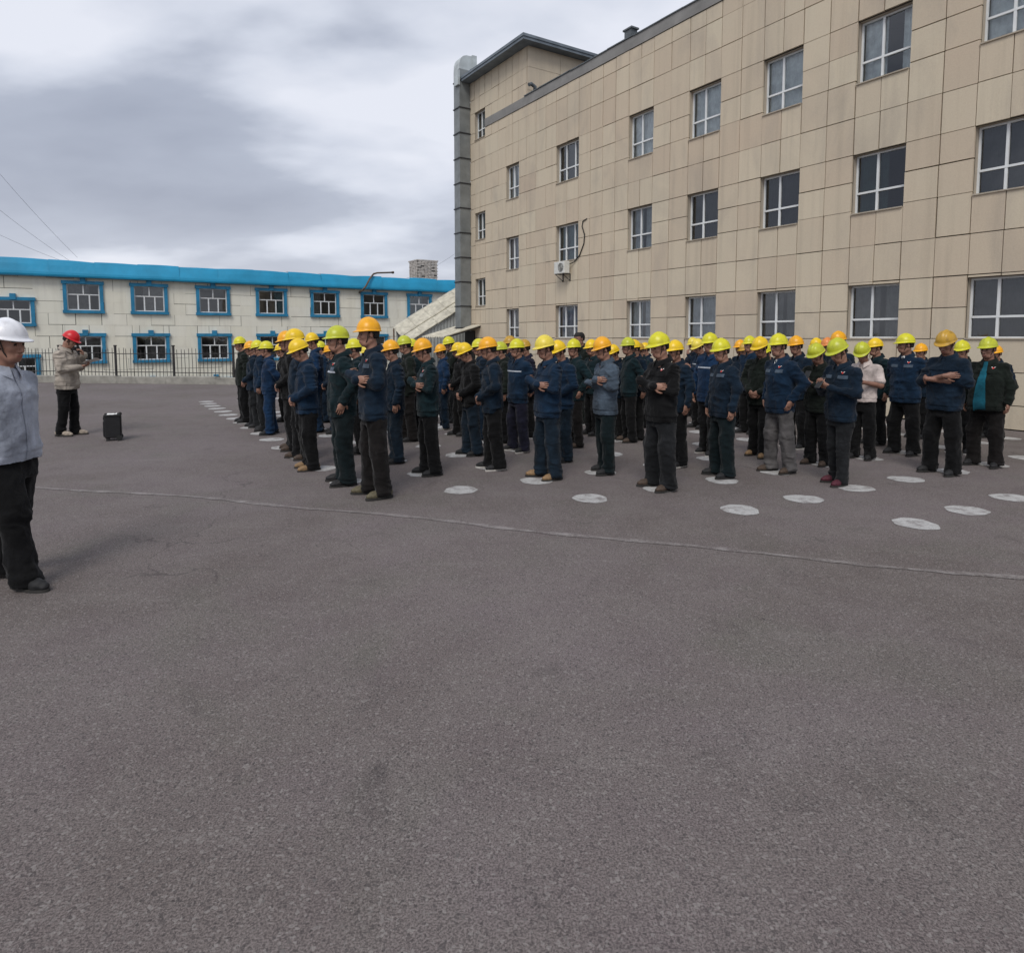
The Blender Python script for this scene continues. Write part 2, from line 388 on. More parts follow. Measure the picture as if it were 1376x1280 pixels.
# painted standing dots, a hand-measured lattice
O2 = gnd(622, 658)[:2]
def lat(i, j):
    r = 1.03 * i + 0.013 * i * i + 0.055 * j
    return O2 - u[:2] * r + v[:2] * (0.955 * j - 0.02)
def dot_mesh(k):
    rr = random.Random(k); mb = MB(); n = 26
    a0 = [rr.uniform(0, 6.28) for _ in range(4)]
    vs = [(0, 0, 0)]
    for q in range(n):
        w = 2 * math.pi * q / n
        r = 0.19 * (1 + 0.05 * math.sin(2 * w + a0[0]) + 0.035 * math.sin(3 * w + a0[1]) + 0.03 * math.sin(7 * w + a0[2]) + rr.uniform(-0.02, 0.02))
        vs.append((r * math.cos(w), r * math.sin(w), 0))
    mb.add(vs, [(0, 1 + q, 1 + (q + 1) % n) for q in range(n)])
    return mb.mesh('painted_dot', M['dot_paint'])
dots = [dot_mesh(k) for k in range(8)]
nd = 0
for j in range(-1, 13):
    for i in range(-15, 6):
        if i > (j if j < 5 else 5) or (j == -1 and i > -1): continue
        P = lat(i, j)
        if P @ v[:2] > 13.3 or P[1] < 4.5 or P[1] > 23 or nd >= 300: continue
        x_ = PCX + FPX * P[0] / P[1]
        if not (200 < x_ < 1520): continue
        o = bpy.data.objects.new('painted_dot', dots[random.randrange(8)])
        o.location = (P[0] + random.uniform(-.03, .03), P[1] + random.uniform(-.03, .03), 0.004); o.rotation_euler = (0, 0, random.uniform(0, 6.28))
        link(o, ground); nd += 1
# faint worn line across the yard
mb = MB(); lp = [gnd(-160, 645)[:2], gnd(60, 655)[:2], gnd(270, 669)[:2], gnd(480, 688)[:2], gnd(700, 711)[:2], gnd(1000, 742)[:2], gnd(1340, 774)[:2], gnd(1600, 800)[:2]]
vs = []
fine = []
for a, b in zip(lp[:-1], lp[1:]):
    for t in np.linspace(0, 1, 12, endpoint=False): fine.append(a + (b - a) * t)
for k, p in enumerate(fine):
    d = fine[min(k + 1, len(fine) - 1)] - fine[max(k - 1, 0)]; d /= np.linalg.norm(d); n = np.array([-d[1], d[0]])
    w = 0.036 + random.uniform(-0.014, 0.014); off = n * 0.03 * math.sin(k * 0.35)
    vs += [(*(p + off + n * w), 0.004), (*(p + off - n * w), 0.004)]
mb.add(vs, [(2 * k, 2 * k + 1, 2 * k + 3, 2 * k + 2) for k in range(len(fine) - 1)])
mb.build('painted_line', M['line_paint'], ground)

# ------------------------------------------------------------------ beige building
D_B = 14.1; S0 = -25.63
cB = v * D_B - u * S0                                              # left bottom corner of the facade
BE = empty('beige_building', (cB[0], cB[1], 0), math.atan2(-u[1], -u[0]))
tag(BE, 'long three-storey beige panelled building with white-framed windows and grey parapet band', 'building')
SJ = [0, .42, .86, 1.3, 1.85, 2.4, 2.95, 3.41, 3.88, 4.43, 5.05, 5.68, 6.31, 6.95, 7.6, 8.22, 8.84, 9.45, 10.06, 10.58, 11.11, 11.8, 12.48, 13.02, 13.56, 14.2, 14.86, 15.4, 15.93, 16.58, 17.22, 17.77, 18.32, 18.97, 19.58, 20.13, 20.68, 21.35, 22.0]
SJ += [22.55, 23.1, 23.75, 24.4, 24.95, 25.5]
ZJ = [0.02, 0.45, 1.05, 1.67, 2.27, 2.88, 3.65, 4.43, 5.05, 5.63, 6.41, 7.19, 7.80, 8.42, 9.2, 9.95, 10.36]
TZJ = [10.36, 11.18, 11.75, 12.5]
ROOFZ = 10.36; L_B = 25.5; DEP = 11.0
WINS = []
def addw(nm, s0, s1, z0, z1, lites, cur): WINS.append((nm, s0, s1, z0, z1, lites, cur))
addw('A', .43, 1.29, 3.04, 4.2, 2, 'teal'); addw('A', .43, 1.29, 5.84, 6.99, 2, 'teal'); addw('A', .43, 1.29, 10.03, 11.18, 2, 'teal')
for nm, a, b, l in (('B', 2.95, 3.88, 2), ('C', 6.31, 7.6, 3), ('D', 10.06, 11.11, 2), ('E', 12.48, 13.56, 2), ('F', 14.86, 15.93, 2), ('G', 17.22, 18.32, 2), ('H', 19.58, 20.68, 2), ('I', 22.0, 23.1, 2)):
    c1 = dict(B='mauve', C='mauve', D='grey', E='grey', F='dust', G='dust', H='dark', I='dust')[nm]
    c2 = dict(B='mauve', C='teal', D='grey', E='dark', F='dark', G='green', H='dark', I='dark')[nm]
    c3 = dict(B='pale', C='dark', D='pale', E='pale', F='pale', G='pale', H='pale', I='pale')[nm]  # pale top-row hangings: sky reflection put into the curtain colour
    addw(nm, a, b, 1.67, 2.82, l, c1); addw(nm, a, b, 4.36, 5.62, l, c2); addw(nm, a, b, 7.10, 8.40, l, c3)
def in_win(s, z):
    return any(w[1] - .005 < s < w[2] + .005 and w[3] - .005 < z < w[4] + .005 for w in WINS)
PT = 0.05      # board thickness; joints show the wall behind
# wall core with openings
sc = sorted(set(SJ + [w[1] for w in WINS] + [w[2] for w in WINS] + [4.45]))
zc_ = sorted(set(ZJ + [w[3] for w in WINS] + [w[4] for w in WINS] + TZJ[1:]))
mb = MB()
for a, b in zip(sc[:-1], sc[1:]):
    for z0, z1 in zip(zc_[:-1], zc_[1:]):
        ms, mz = (a + b) / 2, (z0 + z1) / 2
        if b - a < 1e-4 or z1 - z0 < 1e-4 or in_win(ms, mz): continue
        if mz > ROOFZ and ms > 4.45: continue
        mb.add([(a, PT, z0), (b, PT, z0), (b, PT, z1), (a, PT, z1)], [(0, 1, 2, 3)])
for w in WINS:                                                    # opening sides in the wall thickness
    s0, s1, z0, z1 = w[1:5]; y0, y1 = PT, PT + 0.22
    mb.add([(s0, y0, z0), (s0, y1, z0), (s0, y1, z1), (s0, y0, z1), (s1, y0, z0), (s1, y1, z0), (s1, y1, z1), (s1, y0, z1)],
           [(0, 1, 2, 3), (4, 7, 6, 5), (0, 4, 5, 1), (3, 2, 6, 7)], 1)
mb.add([(0, PT, 0), (0, DEP, 0), (L_B, DEP, 0), (L_B, PT, 0), (0, PT, ROOFZ), (0, DEP, ROOFZ), (L_B, DEP, ROOFZ), (L_B, PT, ROOFZ)],
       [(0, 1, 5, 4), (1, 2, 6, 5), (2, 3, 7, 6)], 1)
mb.add([(0, PT, ROOFZ - .5), (L_B, PT, ROOFZ - .5), (L_B, DEP, ROOFZ - .5), (0, DEP, ROOFZ - .5)], [(0, 1, 2, 3)], 2)
# stair tower sides above the roof
mb.add([(0, PT, ROOFZ - .5), (0, 4.6, ROOFZ - .5), (4.45, 4.6, ROOFZ - .5), (4.45, PT, ROOFZ - .5), (0, PT, 12.5), (0, 4.6, 12.5), (4.45, 4.6, 12.5), (4.45, PT, 12.5)],
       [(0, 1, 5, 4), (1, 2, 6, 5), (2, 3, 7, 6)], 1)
for z in (4.0, 6.8):                                               # storey floors, seen through the windows
    mb.box(0.05, L_B - .05, PT + .3, DEP - .05, z - .12, z, 2)
mb.build('wall', [M['joint'], M['reveal'], M['dark_room']], BE)
# the boards, one by one
ub = MB(); ub.box(-.5, .5, -.5, .5, -.5, .5); UNIT = {}
def unit_box(mat):
    if mat.name not in UNIT: UNIT[mat.name] = ub.mesh('board', mat)
    return UNIT[mat.name]
boards = []
rng = random.Random(3)
def clip_board(a, b, z0, z1):
    """cut a board against the windows (cells line up with them in s)"""
    out = [(z0, z1)]
    for w in WINS:
        if w[1] < (a + b) / 2 < w[2]:
            nxt = []
            for q0, q1 in out:
                if w[4] <= q0 or w[3] >= q1: nxt.append((q0, q1)); continue
                if w[3] > q0 + .03: nxt.append((q0, w[3]))
                if w[4] < q1 - .03: nxt.append((w[4], q1))
            out = nxt
    return out
def rows_for(zs, ss, smax=None, joinp=0.0):
    for z0, z1 in zip(zs[:-1], zs[1:]):
        k = 0
        while k < len(ss) - 1:
            a, b = ss[k], ss[k + 1]
            if smax and a >= smax - .01: break
            k += 1
            left = a < 6.0
            if left and k < len(ss) - 1 and not any(w[1] <= a + .01 < w[2] or w[1] <= ss[k] + .01 < w[2] for w in WINS) and rng.random() < joinp:
                b = ss[k + 1]; k += 1
            for q0, q1 in clip_board(a, b, z0, z1):
                boards.append((a, b, q0, q1))
rows_for(ZJ, SJ, None, 0.55)
boards = [q for q in boards if not (q[2] >= 10.3)]
rows_for(TZJ, [s for s in SJ if s <= 4.45], 4.45, 0.35)
def bpix(q):
    a, b, z0, z1 = q
    P = cB - u * ((a + b) / 2); dd = P[1]
    x_ = PCX + FPX * P[0] / dd; y_ = HORY - FPX * ((z0 + z1) / 2 - CAMH) / dd
    vis = (-60 < x_ < 1420) and (-60 < y_ < 560)
    return (b - a) * (z1 - z0) / dd / dd * (1 if vis else 0.02)
boards.sort(key=bpix, reverse=True)
stuff = MB()
for k, (a, b, z0, z1) in enumerate(boards):
    def g(): 
        r = rng.random()
        return 0.002 if r < 0.12 else (0.007 if r < 0.35 else rng.uniform(0.009, 0.015))
    # board edges that meet a window or the wall end stay flush; others leave a joint
    a2, b2, q0, q1 = a + g(), b - g(), z0 + rng.choice((.004, .009, .012)), z1 - rng.choice((.004, .008, .011))
    t = PT + rng.uniform(-.004, .004)
    if k < 298:
        o = bpy.data.objects.new('wall_board', unit_box(M['beige']))
        o.location = ((a2 + b2) / 2, PT - t / 2 - .0005, (q0 + q1) / 2); o.scale = (b2 - a2, t, q1 - q0)
        o.rotation_euler = (rng.uniform(-.0015, .0015), 0, rng.uniform(-.0015, .0015))
        link(o, BE)
    else:
        stuff.box(a2, b2, PT - t, PT - .0005, q0, q1)
# tower return wall boards (side facing right above the main roof)
for z0, z1 in zip([10.0, 10.9, 11.75], [10.9, 11.75, 12.5]):
    for y0 in (0.0, 1.5, 3.0):
        stuff.box(4.455, 4.50, y0 + .006, y0 + 1.49, z0 + .006, z1 - .006)
tag(stuff.build('far_wall_boards', M['beige'], BE), kind='stuff')
# grey parapet band and roof edge
mb = MB(); mb.box(1.30, L_B + .02, -.022, PT, 10.37, 10.70); mb.build('parapet_band', M['band'], BE)
mb = MB(); mb.box(4.50, L_B + .02, PT + .001, .28, 10.37, 10.69); mb.build('parapet_wall', M['band'], BE)
mb = MB()
s = 4.3
while s < L_B:                                                     # uneven sheet capping
    e2 = min(s + rng.uniform(.8, 1.2), L_B); dz = rng.uniform(-.012, .012)
    mb.box(s, e2 - .01, -.05, .31, 10.702 + dz, 10.735 + dz); s = e2
mb.build('roof_coping', M['coping'], BE)
mb = MB()
mb.box(-.45, 4.88, -.45, 5.0, 12.502, 12.60, 0); mb.box(-.48, 4.91, -.48, 5.03, 12.602, 12.70, 0)
mb.build('tower_roof', M['tower_roof'], BE)
mb = MB(); mb.box(9.75, 10.05, .05, .3, 10.74, 11.02); mb.box(9.70, 10.10, .02, .33, 11.02, 11.07); mb.build('roof_vent', M['coping'], BE)
mb = MB(); mb.tube([(4.75, .15, 10.74), (4.75, .15, 10.95), (4.75, -.02, 11.03), (4.75, -.12, 10.98)], .07); mb.build('roof_pipe', M['coping'], BE)
# windows
def window(parent, s0, s1, z0, z1, lites, cur, yset, framew, glass, fmat, seed, tr=0.36):
    r = random.Random(seed)
    mb = MB(); f = framew; y0, y1 = yset, yset + .06
    mb.box(s0, s1, y0, y1, z0, z0 + f); mb.box(s0, s1, y0, y1, z1 - f, z1)
    mb.box(s0, s0 + f, y0, y1, z0 + f, z1 - f); mb.box(s1 - f, s1, y0, y1, z0 + f, z1 - f)
    w = mb.build('window', fmat, parent)
    W, Hh = s1 - s0, z1 - z0
    zt = z0 + Hh * tr
    xs = [s0 + f, s0 + W * 0.43, s1 - f] if lites == 2 else [s0 + f, s0 + W * .33, s0 + W * .72, s1 - f]
    for q in xs[1:-1]:
        mb = MB(); mb.box(q - f * .62, q + f * .62, y0 - .004, y1 - .01, z0 + f, z1 - f); mb.build('mullion', fmat, w)
    mb = MB(); mb.box(s0 + f, s1 - f, y0 - .007, y1 - .012, zt - f * .55, zt + f * .55); mb.build('transom', fmat, w)
    edges = [xs[0]] + [q for q in xs[1:-1]] + [xs[-1]]
    for a, b in zip(edges[:-1], edges[1:]):
        for q0, q1 in ((z0 + f, zt), (zt, z1 - f)):
            mb = MB(); t = r.uniform(-.004, .004)
            mb.add([(a, y0 + .03 + t, q0), (b, y0 + .03 - t, q0), (b, y0 + .03 - t, q1), (a, y0 + .03 + t, q1)], [(0, 1, 2, 3)])
            mb.build('pane', glass, w)
    # curtain: two folded hangings with a gap; pale ones carry reflected sky in their colour
    g0 = r.uniform(.25, .6); gap = r.choice((0, 0, .12, .3)) * W
    parts = ((s0 + .01, s0 + W * g0), (s0 + W * g0 + gap, s1 - .01))
    for a, b in parts:
        if b - a < .06: continue
        n = max(6, int((b - a) / .03)); vs = []; fs = []
        ph = r.uniform(0, 6)
        for k in range(n + 1):
            x = a + (b - a) * k / n; yy = y1 + .07 + .018 * math.sin(k * 1.35 + ph) + .008 * math.sin(k * .5)
            vs += [(x, yy, z0 - .05), (x, yy, z1 + .05)]
        fs = [(2 * k, 2 * k + 2, 2 * k + 3, 2 * k + 1) for k in range(n)]
        mb = MB(); mb.add(vs, fs, 0, True); mb.build('curtain', M['curtain_' + cur], w)
    return w
for k, (nm, s0, s1, z0, z1, lites, cur) in enumerate(WINS):
    w = window(BE, s0 + .002, s1 - .002, z0 + .002, z1 - .002, lites, cur, PT + .10, .038, M['glass'], M['white_frame'], 100 + k)
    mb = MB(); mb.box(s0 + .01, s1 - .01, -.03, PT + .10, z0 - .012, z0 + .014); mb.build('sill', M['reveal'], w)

# air conditioner with its cable under the second-floor window
AC = empty('air_conditioner', (cB - u * 6.98 + v * 0.0)[:3], math.atan2(-u[1], -u[0])); AC.location.z = 3.90; AC.scale = (.82, .82, .82)
tag(AC, 'small white outdoor air conditioner unit on brackets under an upper window of the beige building', 'air conditioner')
mb = MB(); mb.bbox(-.36, .36, -.42, -.13, .0, .50, .012); mb.build('casing', M['white_ac'], AC)
mb = MB(); vs = [(.12 + .19 * math.cos(w), -.425, .25 + .19 * math.sin(w)) for w in np.linspace(0, 2 * math.pi, 24, endpoint=False)]
mb.add(vs, [tuple(range(24))[::-1]]); mb.build('fan_opening', M['black_plastic'], AC)
for k in range(7):
    mb = MB(); rr = .03 + .026 * k
    mb.tube([(.12 + rr * math.cos(w), -.432, .25 + rr * math.sin(w)) for w in np.linspace(0, 2 * math.pi, 20)], .004, 5); mb.build('guard_ring', M['white_ac'], AC)
for sx in (-.25, .25):
    mb = MB(); mb.box(sx - .02, sx + .02, -.44, .0, -.03, -.002); mb.box(sx - .02, sx + .02, -.03, .0, -.32, -.03)
    mb.tube([(sx, -.40, -.03), (sx, -.02, -.3)], .014, 6); mb.build('bracket', M['dark_steel'], AC)
mb = MB(); mb.tube([(.30, -.12, .38), (.55, -.05, .45), (.9, -.03, .70), (1.18, -.03, 1.15), (1.22, -.03, 1.5), (1.05, -.03, 1.85), (1.10, -.03, 2.05), (1.35, -.02, 2.12)], .022, 6)
mb.build('cable', M['rubber'], AC)

# steel duct at the left end
DU = empty('exhaust_duct', cB, math.atan2(-u[1], -u[0]))
tag(DU, 'tall square grey sheet-metal exhaust duct with flange bands at the end of the beige building', 'duct')
dx0, dx1, dy0, dy1 = -.45, .07, -.53, -.03
zs = [2.1, 3.05, 4.1, 5.15, 6.2, 7.25, 8.3, 9.35, 10.4, 11.45, 12.55, 13.05]
for k, (a, b) in enumerate(zip(zs[:-1], zs[1:])):
    mb = MB(); mb.box(dx0, dx1, dy0, dy1, a + .018, b - .018); mb.build('duct_section', M['duct'], DU)
for z in zs[:-1]:
    mb = MB(); mb.box(dx0 - .03, dx1 + .03, dy0 - .03, dy1 + .02, z - .022, z + .022); mb.build('flange', M['dark_steel'], DU)
mb = MB()                                                          # elbow turning back over the roof
ang = np.linspace(0, math.pi / 2, 7); vs = []
for w in ang:
    c_ = (dy1 + .12, 13.05 - .02)
    for sx in (dx0, dx1):
        vs.append((sx, c_[0] - (.12 + dy1 - dy0) * math.cos(w) ** .6, c_[1] + .62 * math.sin(w) ** .7))
        vs.append((sx, c_[0] - .12 * math.cos(w), c_[1] + .12 * math.sin(w)))
fs = []
for k in range(6):
    a = 4 * k; b = a + 4
    fs += [(a, b, b + 2, a + 2), (a + 1, a + 3, b + 3, b + 1), (a, a + 1, b + 1, b), (a + 2, b + 2, b + 3, a + 3)]
fs += [(24, 25, 27, 26)]
mb.add(vs, fs); mb.box(dx0 - .02, dx1 + .02, dy1 + .12, dy1 + .34, 13.10, 13.70); mb.build('elbow', M['duct_pale'], DU)
mb = MB(); mb.box(dx0 + .22, dx1 + .05, dy0 - .10, dy0 - .001, 12.35, 12.95); mb.build('inspection_box', M['duct_pale'], DU)
for z in (4.4, 6.1, 7.8, 9.5, 11.5):
    mb = MB(); mb.box(dx0 - .36, dx0 - .001, dy0 + .25, dy0 + .31, z, z + .05); mb.box(dx0 - .38, dx0 - .33, dy0 + .2, dy0 + .36, z - .03, z + .06)
    mb.build('wall_bracket', M['dark_steel'], DU)

# canopy over the end door and covered outside stair
CA = empty('door_canopy', cB, math.atan2(-u[1], -u[0]))
tag(CA, 'weathered corrugated canopy over the dark doorway at the foot of the duct', 'canopy')
mb = MB(); n = 40; vs = []
for k in range(n + 1):
    x = -1.35 + 2.25 * k / n; w = .022 * math.sin(k * 1.6)
    for yy, zz in ((-1.75, 1.72), (0.02, 2.22)):
        vs += [(x, yy, zz + w), (x, yy, zz + w - .035)]
fs = []
for k in range(n):
    a = 4 * k; b = a + 4; fs += [(a, b, b + 2, a + 2), (a + 1, a + 3, b + 3, b + 1), (a, a + 1, b + 1, b), (a + 2, b + 2, b + 3, a + 3)]
fs += [(0, 2, 3, 1), (4 * n, 4 * n + 1, 4 * n + 3, 4 * n + 2)]
mb.add(vs, fs); mb.build('canopy_sheet', M['sheet_roof'], CA)
for sx in (-1.3, .85):
    mb = MB(); mb.tube([(sx, -1.68, .0), (sx, -1.68, 1.72)], .03); mb.build('post', M['dark_steel'], CA)
    mb = MB(); mb.tube([(sx, -1.7, 1.66), (sx, .0, 2.15)], .025); mb.build('rafter', M['dark_steel'], CA)
mb = MB(); mb.box(-.45, .40, -.06, -.004, .02, 1.98); mb.build('door_recess', M['black_plastic'], CA)  # near-black slab; darkness of the recess under the canopy put into its colour

SH = empty('covered_stair', (u * 27.6 + v * 11.94)[:3], math.atan2(v[1], v[0]))
tag(SH, 'outside stair enclosure of pale ribbed siding under a sloping weathered sheet roof', 'stair enclosure')
def ribbed(x0, x1, y, zlo, zhi0, zhi1, pitch, amp):
    mb = MB(); n = int((x1 - x0) / pitch) * 4; vs = []
    for k in range(n + 1):
        x = x0 + (x1 - x0) * k / n; t = k / n; w = -amp if (k % 4) in (1, 2) else 0
        vs += [(x, y + w, zlo), (x, y + w, zhi0 + (zhi1 - zhi0) * t)]
    mb.add(vs, [(2 * k, 2 * k + 2, 2 * k + 3, 2 * k + 1) for k in range(n)]); return mb
ribbed(.05, 4.2, -.02, 0.0, 1.52, 4.05, .16, .018).build('siding', M['siding'], SH)
ribbed(.05, 4.2, 1.42, 0.0, 2.2, 4.65, .16, .018).build('siding', M['siding'], SH)
# sheets of the roof, lapped up the slope, dropping toward the yard side
for k in range(6):
    x0, x1 = -.1 + k * .75, -.1 + (k + 1) * .75 + .05; lift = .012 * (k % 2)
    for row in range(2):
        ya, yb = (-.16, .52) if row == 0 else (.47, 1.55)
        mb = MB(); vs = []; n = 8
        for q in range(n + 1):
            for j in range(9):
                x = x0 + (x1 - x0) * q / n; y = ya + (yb - ya) * j / 8
                slope = 2.06 + (x + .1) * .585
                z = slope - .62 + (y + .16) * .42 * (1 if row == 0 else 1) + .02 * math.sin(j * 2.2) + lift + row * .03
                vs.append((x, y, z))
        fs = [(q * 9 + j, (q + 1) * 9 + j, (q + 1) * 9 + j + 1, q * 9 + j + 1) for q in range(n) for j in range(8)]
        mb.add(vs, fs, 0, True); o = mb.build('roof_sheet', M['sheet_roof'], SH)
        md = o.modifiers.new('thick', 'SOLIDIFY'); md.thickness = .02
mb = MB(); mb.tube([(-.08, -.12, 0), (-.08, -.12, 1.50)], .04); mb.build('post', M['rust'], SH)
mb = MB(); mb.tube([(-.08, 1.40, 0), (-.08, 1.40, 2.1)], .04); mb.build('post', M['rust'], SH)

# ------------------------------------------------------------------ blue-roofed building
P1 = at_depth(220, 453, 38.0); P1[2] = 0
BL = empty('blue_roofed_building', P1, math.atan2(v[1], v[0]))
tag(BL, 'long low pale building with bright blue metal roof edge and blue window surrounds', 'building')
b0, b1, bz0, bz1, bdep = -15.0, 27.0, -2.6, 4.95, 9.0
BW = []
for i in range(-1, 8):
    c = -4.6 + .84 if i == -1 else -.64 + 3.33 * (i)
    if i == -1: c = -3.78
    BW.append((c - .92, c + .92, 3.05, 4.70)); BW.append((c - .92, c + .92, .32, 1.90))
    if i >= 0: BW.append((c - .92, c + .92, -2.3, -.72))
BW += [(-7.75, -5.95, 2.32, 3.75), (-7.75, -5.85, -.60, .78), (-11.3, -9.46, 3.05, 4.70), (-11.3, -9.46, .32, 1.90)]
def in_bw(s, z): return any(w[0] < s < w[1] and w[2] < z < w[3] for w in BW)
bs = sorted(set([b0, b1] + [w[0] for w in BW] + [w[1] for w in BW])); bzs = sorted(set([bz0, bz1] + [w[2] for w in BW] + [w[3] for w in BW]))
mb = MB()
for a, b in zip(bs[:-1], bs[1:]):
    for z0, z1 in zip(bzs[:-1], bzs[1:]):
        if in_bw((a + b) / 2, (z0 + z1) / 2): continue
        mb.add([(a, PT, z0), (b, PT, z0), (b, PT, z1), (a, PT, z1)], [(0, 1, 2, 3)])
for s0, s1, z0, z1 in BW:
    y0, y1 = PT, PT + .25
    mb.add([(s0, y0, z0), (s0, y1, z0), (s0, y1, z1), (s0, y0, z1), (s1, y0, z0), (s1, y1, z0), (s1, y1, z1), (s1, y0, z1)],
           [(0, 1, 2, 3), (4, 7, 6, 5), (0, 4, 5, 1), (3, 2, 6, 7)], 1)
mb.add([(b0, PT, bz0), (b0, bdep, bz0), (b1, bdep, bz0), (b1, PT, bz0), (b0, PT, bz1), (b0, bdep, bz1), (b1, bdep, bz1), (b1, PT, bz1)],
       [(0, 1, 5, 4), (1, 2, 6, 5), (2, 3, 7, 6), (4, 5, 6, 7)], 1)
mb.box(b0 + .1, b1 - .1, .5, bdep - .1, 2.3, 2.45, 2); mb.box(b0 + .1, b1 - .1, .5, bdep - .1, -.5, -.35, 2)
mb.build('wall', [M['bluejoint'], M['bluewall'], M['dark_room']], BL)
# boards in staggered courses
bb = []; zrow = bz0; row = 0; rng = random.Random(11)
while zrow < bz1 - .05:
    z1 = min(zrow + .62, bz1); s = b0 - (0.6 if row % 2 else 0)
    while s < b1:
        e2 = min(s + 1.2, b1); a = max(s, b0)
        if e2 - a > .05: bb.append((a, e2, zrow, z1))
        s += 1.2
    zrow += .62; row += 1
def cut_rect(r, w):
    a, b, z0, z1 = r
    if w[1] <= a or w[0] >= b or w[3] <= z0 or w[2] >= z1: return [r]
    out = []
    if w[0] > a: out.append((a, w[0], z0, z1))
    if w[1] < b: out.append((w[1], b, z0, z1))
    a2, b2 = max(a, w[0]), min(b, w[1])
    if w[2] > z0: out.append((a2, b2, z0, w[2]))
    if w[3] < z1: out.append((a2, b2, w[3], z1))
    return out
allb = []
for r in bb:
    rs = [r]
    for w in BW: rs = [q for r2 in rs for q in cut_rect(r2, w)]
    allb += [q for q in rs if q[1] - q[0] > .04 and q[3] - q[2] > .04]
allb.sort(key=lambda q: -((q[1] - q[0]) * (q[3] - q[2])) * (1 if (-8 < q[0] < 19 and q[3] > 0) else .01))
stuff = MB()
for k, (a, b, z0, z1) in enumerate(allb):
    def g(p): return rng.uniform(.010, .028) if rng.random() < p else .0012
    a2, b2, q0, q1 = a + g(.48), b - .0012, z0 + g(.42), z1 - .0012
    t = PT + rng.uniform(-.006, .006)
    if k < 298:
        o = bpy.data.objects.new('wall_board', unit_box(M['bluewall'])); o.location = ((a2 + b2) / 2, PT - t / 2 - .0005, (q0 + q1) / 2); o.scale = (b2 - a2, t, q1 - q0)
        link(o, BL)
    else: stuff.box(a2, b2, PT - t, PT - .0005, q0, q1)
tag(stuff.build('far_wall_boards', M['bluewall'], BL), kind='stuff')
def blue_window(s0, s1, z0, z1, k):
    r = random.Random(500 + k)
    mb = MB(); t = .17; y0, y1 = -.10, -.006                        # moulded blue surround with ears and keystone
    mb.box(s0, s0 + t, y0, y1, z0 + .10, z1 - .12); mb.box(s1 - t, s1, y0, y1, z0 + .10, z1 - .12)
    mb.box(s0 - .05, s1 + .05, y0 - .04, y1, z1 - .15, z1 + .02); mb.box(s0 - .04, s1 + .04, y0 - .05, y1, z0 - .06, z0 + .10)
    mb.box((s0 + s1) / 2 - .13, (s0 + s1) / 2 + .13, y0 - .08, y1, z1 - .12, z1 + .20)
    w = mb.build('window', M['blue_trim'], BL)
    a, b, c, d = s0 + t, s1 - t, z0 + .10, z1 - .14; f = .055; y0, y1 = .03, .09
    mb = MB()
    mb.box(a, b, y0, y1, c, c + f); mb.box(a, b, y0, y1, d - f, d); mb.box(a, a + f, y0, y1, c + f, d - f); mb.box(b - f, b, y0, y1, c + f, d - f)
    zt = c + (d - c) * .60
    mb.box(a + f, b - f, y0 + .002, y1 - .002, zt - f / 2, zt + f / 2)
    for q in (.33, .68): mb.box(a + (b - a) * q - f * .6, a + (b - a) * q + f * .6, y0 + .004, y1 - .004, c + f, zt - f / 2)
    mb.box((a + b) / 2 - f / 2, (a + b) / 2 + f / 2, y0 + .004, y1 - .004, zt + f / 2, d - f)
    mb.build('frame', M['white_frame'], w)
    for p0, p1, q0, q1 in ((0, .33, 0, .6), (.33, .68, 0, .6), (.68, 1, 0, .6), (0, .5, .6, 1), (.5, 1, .6, 1)):
        mb = MB(); tt = r.uniform(-.006, .006)
        xa, xb, za, zb = a + (b - a) * p0, a + (b - a) * p1, c + (d - c) * q0, c + (d - c) * q1
        mb.add([(xa, .06 + tt, za), (xb, .06 - tt, za), (xb, .06 - tt, zb), (xa, .06 + tt, zb)], [(0, 1, 2, 3)]); mb.build('pane', M['glass'], w)
    if r.random() < .55:
        x0, x1 = sorted((a + (b - a) * r.choice((0, .3, .65)), a + (b - a) * r.choice((.35, .68, 1.0))))
        if x1 - x0 > .2:
            mb = MB(); n = 14
            vs = []
            for q in range(n + 1):
                x = x0 + (x1 - x0) * q / n; vs += [(x, .2 + .02 * math.sin(q * 1.7), c), (x, .2 + .02 * math.sin(q * 1.7), d)]
            mb.add(vs, [(2 * q, 2 * q + 2, 2 * q + 3, 2 * q + 1) for q in range(n)], 0, True); mb.build('curtain', M['curtain_' + r.choice(('dust', 'dark', 'teal', 'grey'))], w)
for k, w in enumerate(BW): blue_window(*w, k)
# roof edge: bent blue sheets leaning back, each sheet slightly off
rng = random.Random(5); s = b0 - .5; k = 0
while s < b1 + .3:
    e2 = s + 2.05; mb = MB(); n = 6; vs = []
    prof = [(-.36, 4.90), (-.38, 4.98), (-.36, 5.10), (-.22, 5.45), (-.08, 5.74), (.02, 5.77), (.6, 5.80)]
    w1, w2 = rng.uniform(-.045, .045), rng.uniform(-.045, .045)
    for q in range(n + 1):
        t = q / n; x = s + (e2 - s) * t + (.008 if q == n else 0)
        for j, (y, z) in enumerate(prof):
            vs.append((x, y + (.02 * math.sin(t * 3 + k) if 2 < j < 5 else 0), z + (w1 * (1 - t) + w2 * t + .02 * math.sin(3.1 * t)) * (1 if j > 2 else .3)))
    m_ = len(prof)
    mb.add(vs, [(q * m_ + j, (q + 1) * m_ + j, (q + 1) * m_ + j + 1, q * m_ + j + 1) for q in range(n) for j in range(m_ - 1)], 0, False)
    o = mb.build('roof_sheet', M['blue_roof'], BL); s = e2; k += 1
mb = MB(); mb.box(b0 - .5, b1 + .4, -.35, .0, 4.88, 4.905); mb.build('soffit', M['blue_trim'], BL)
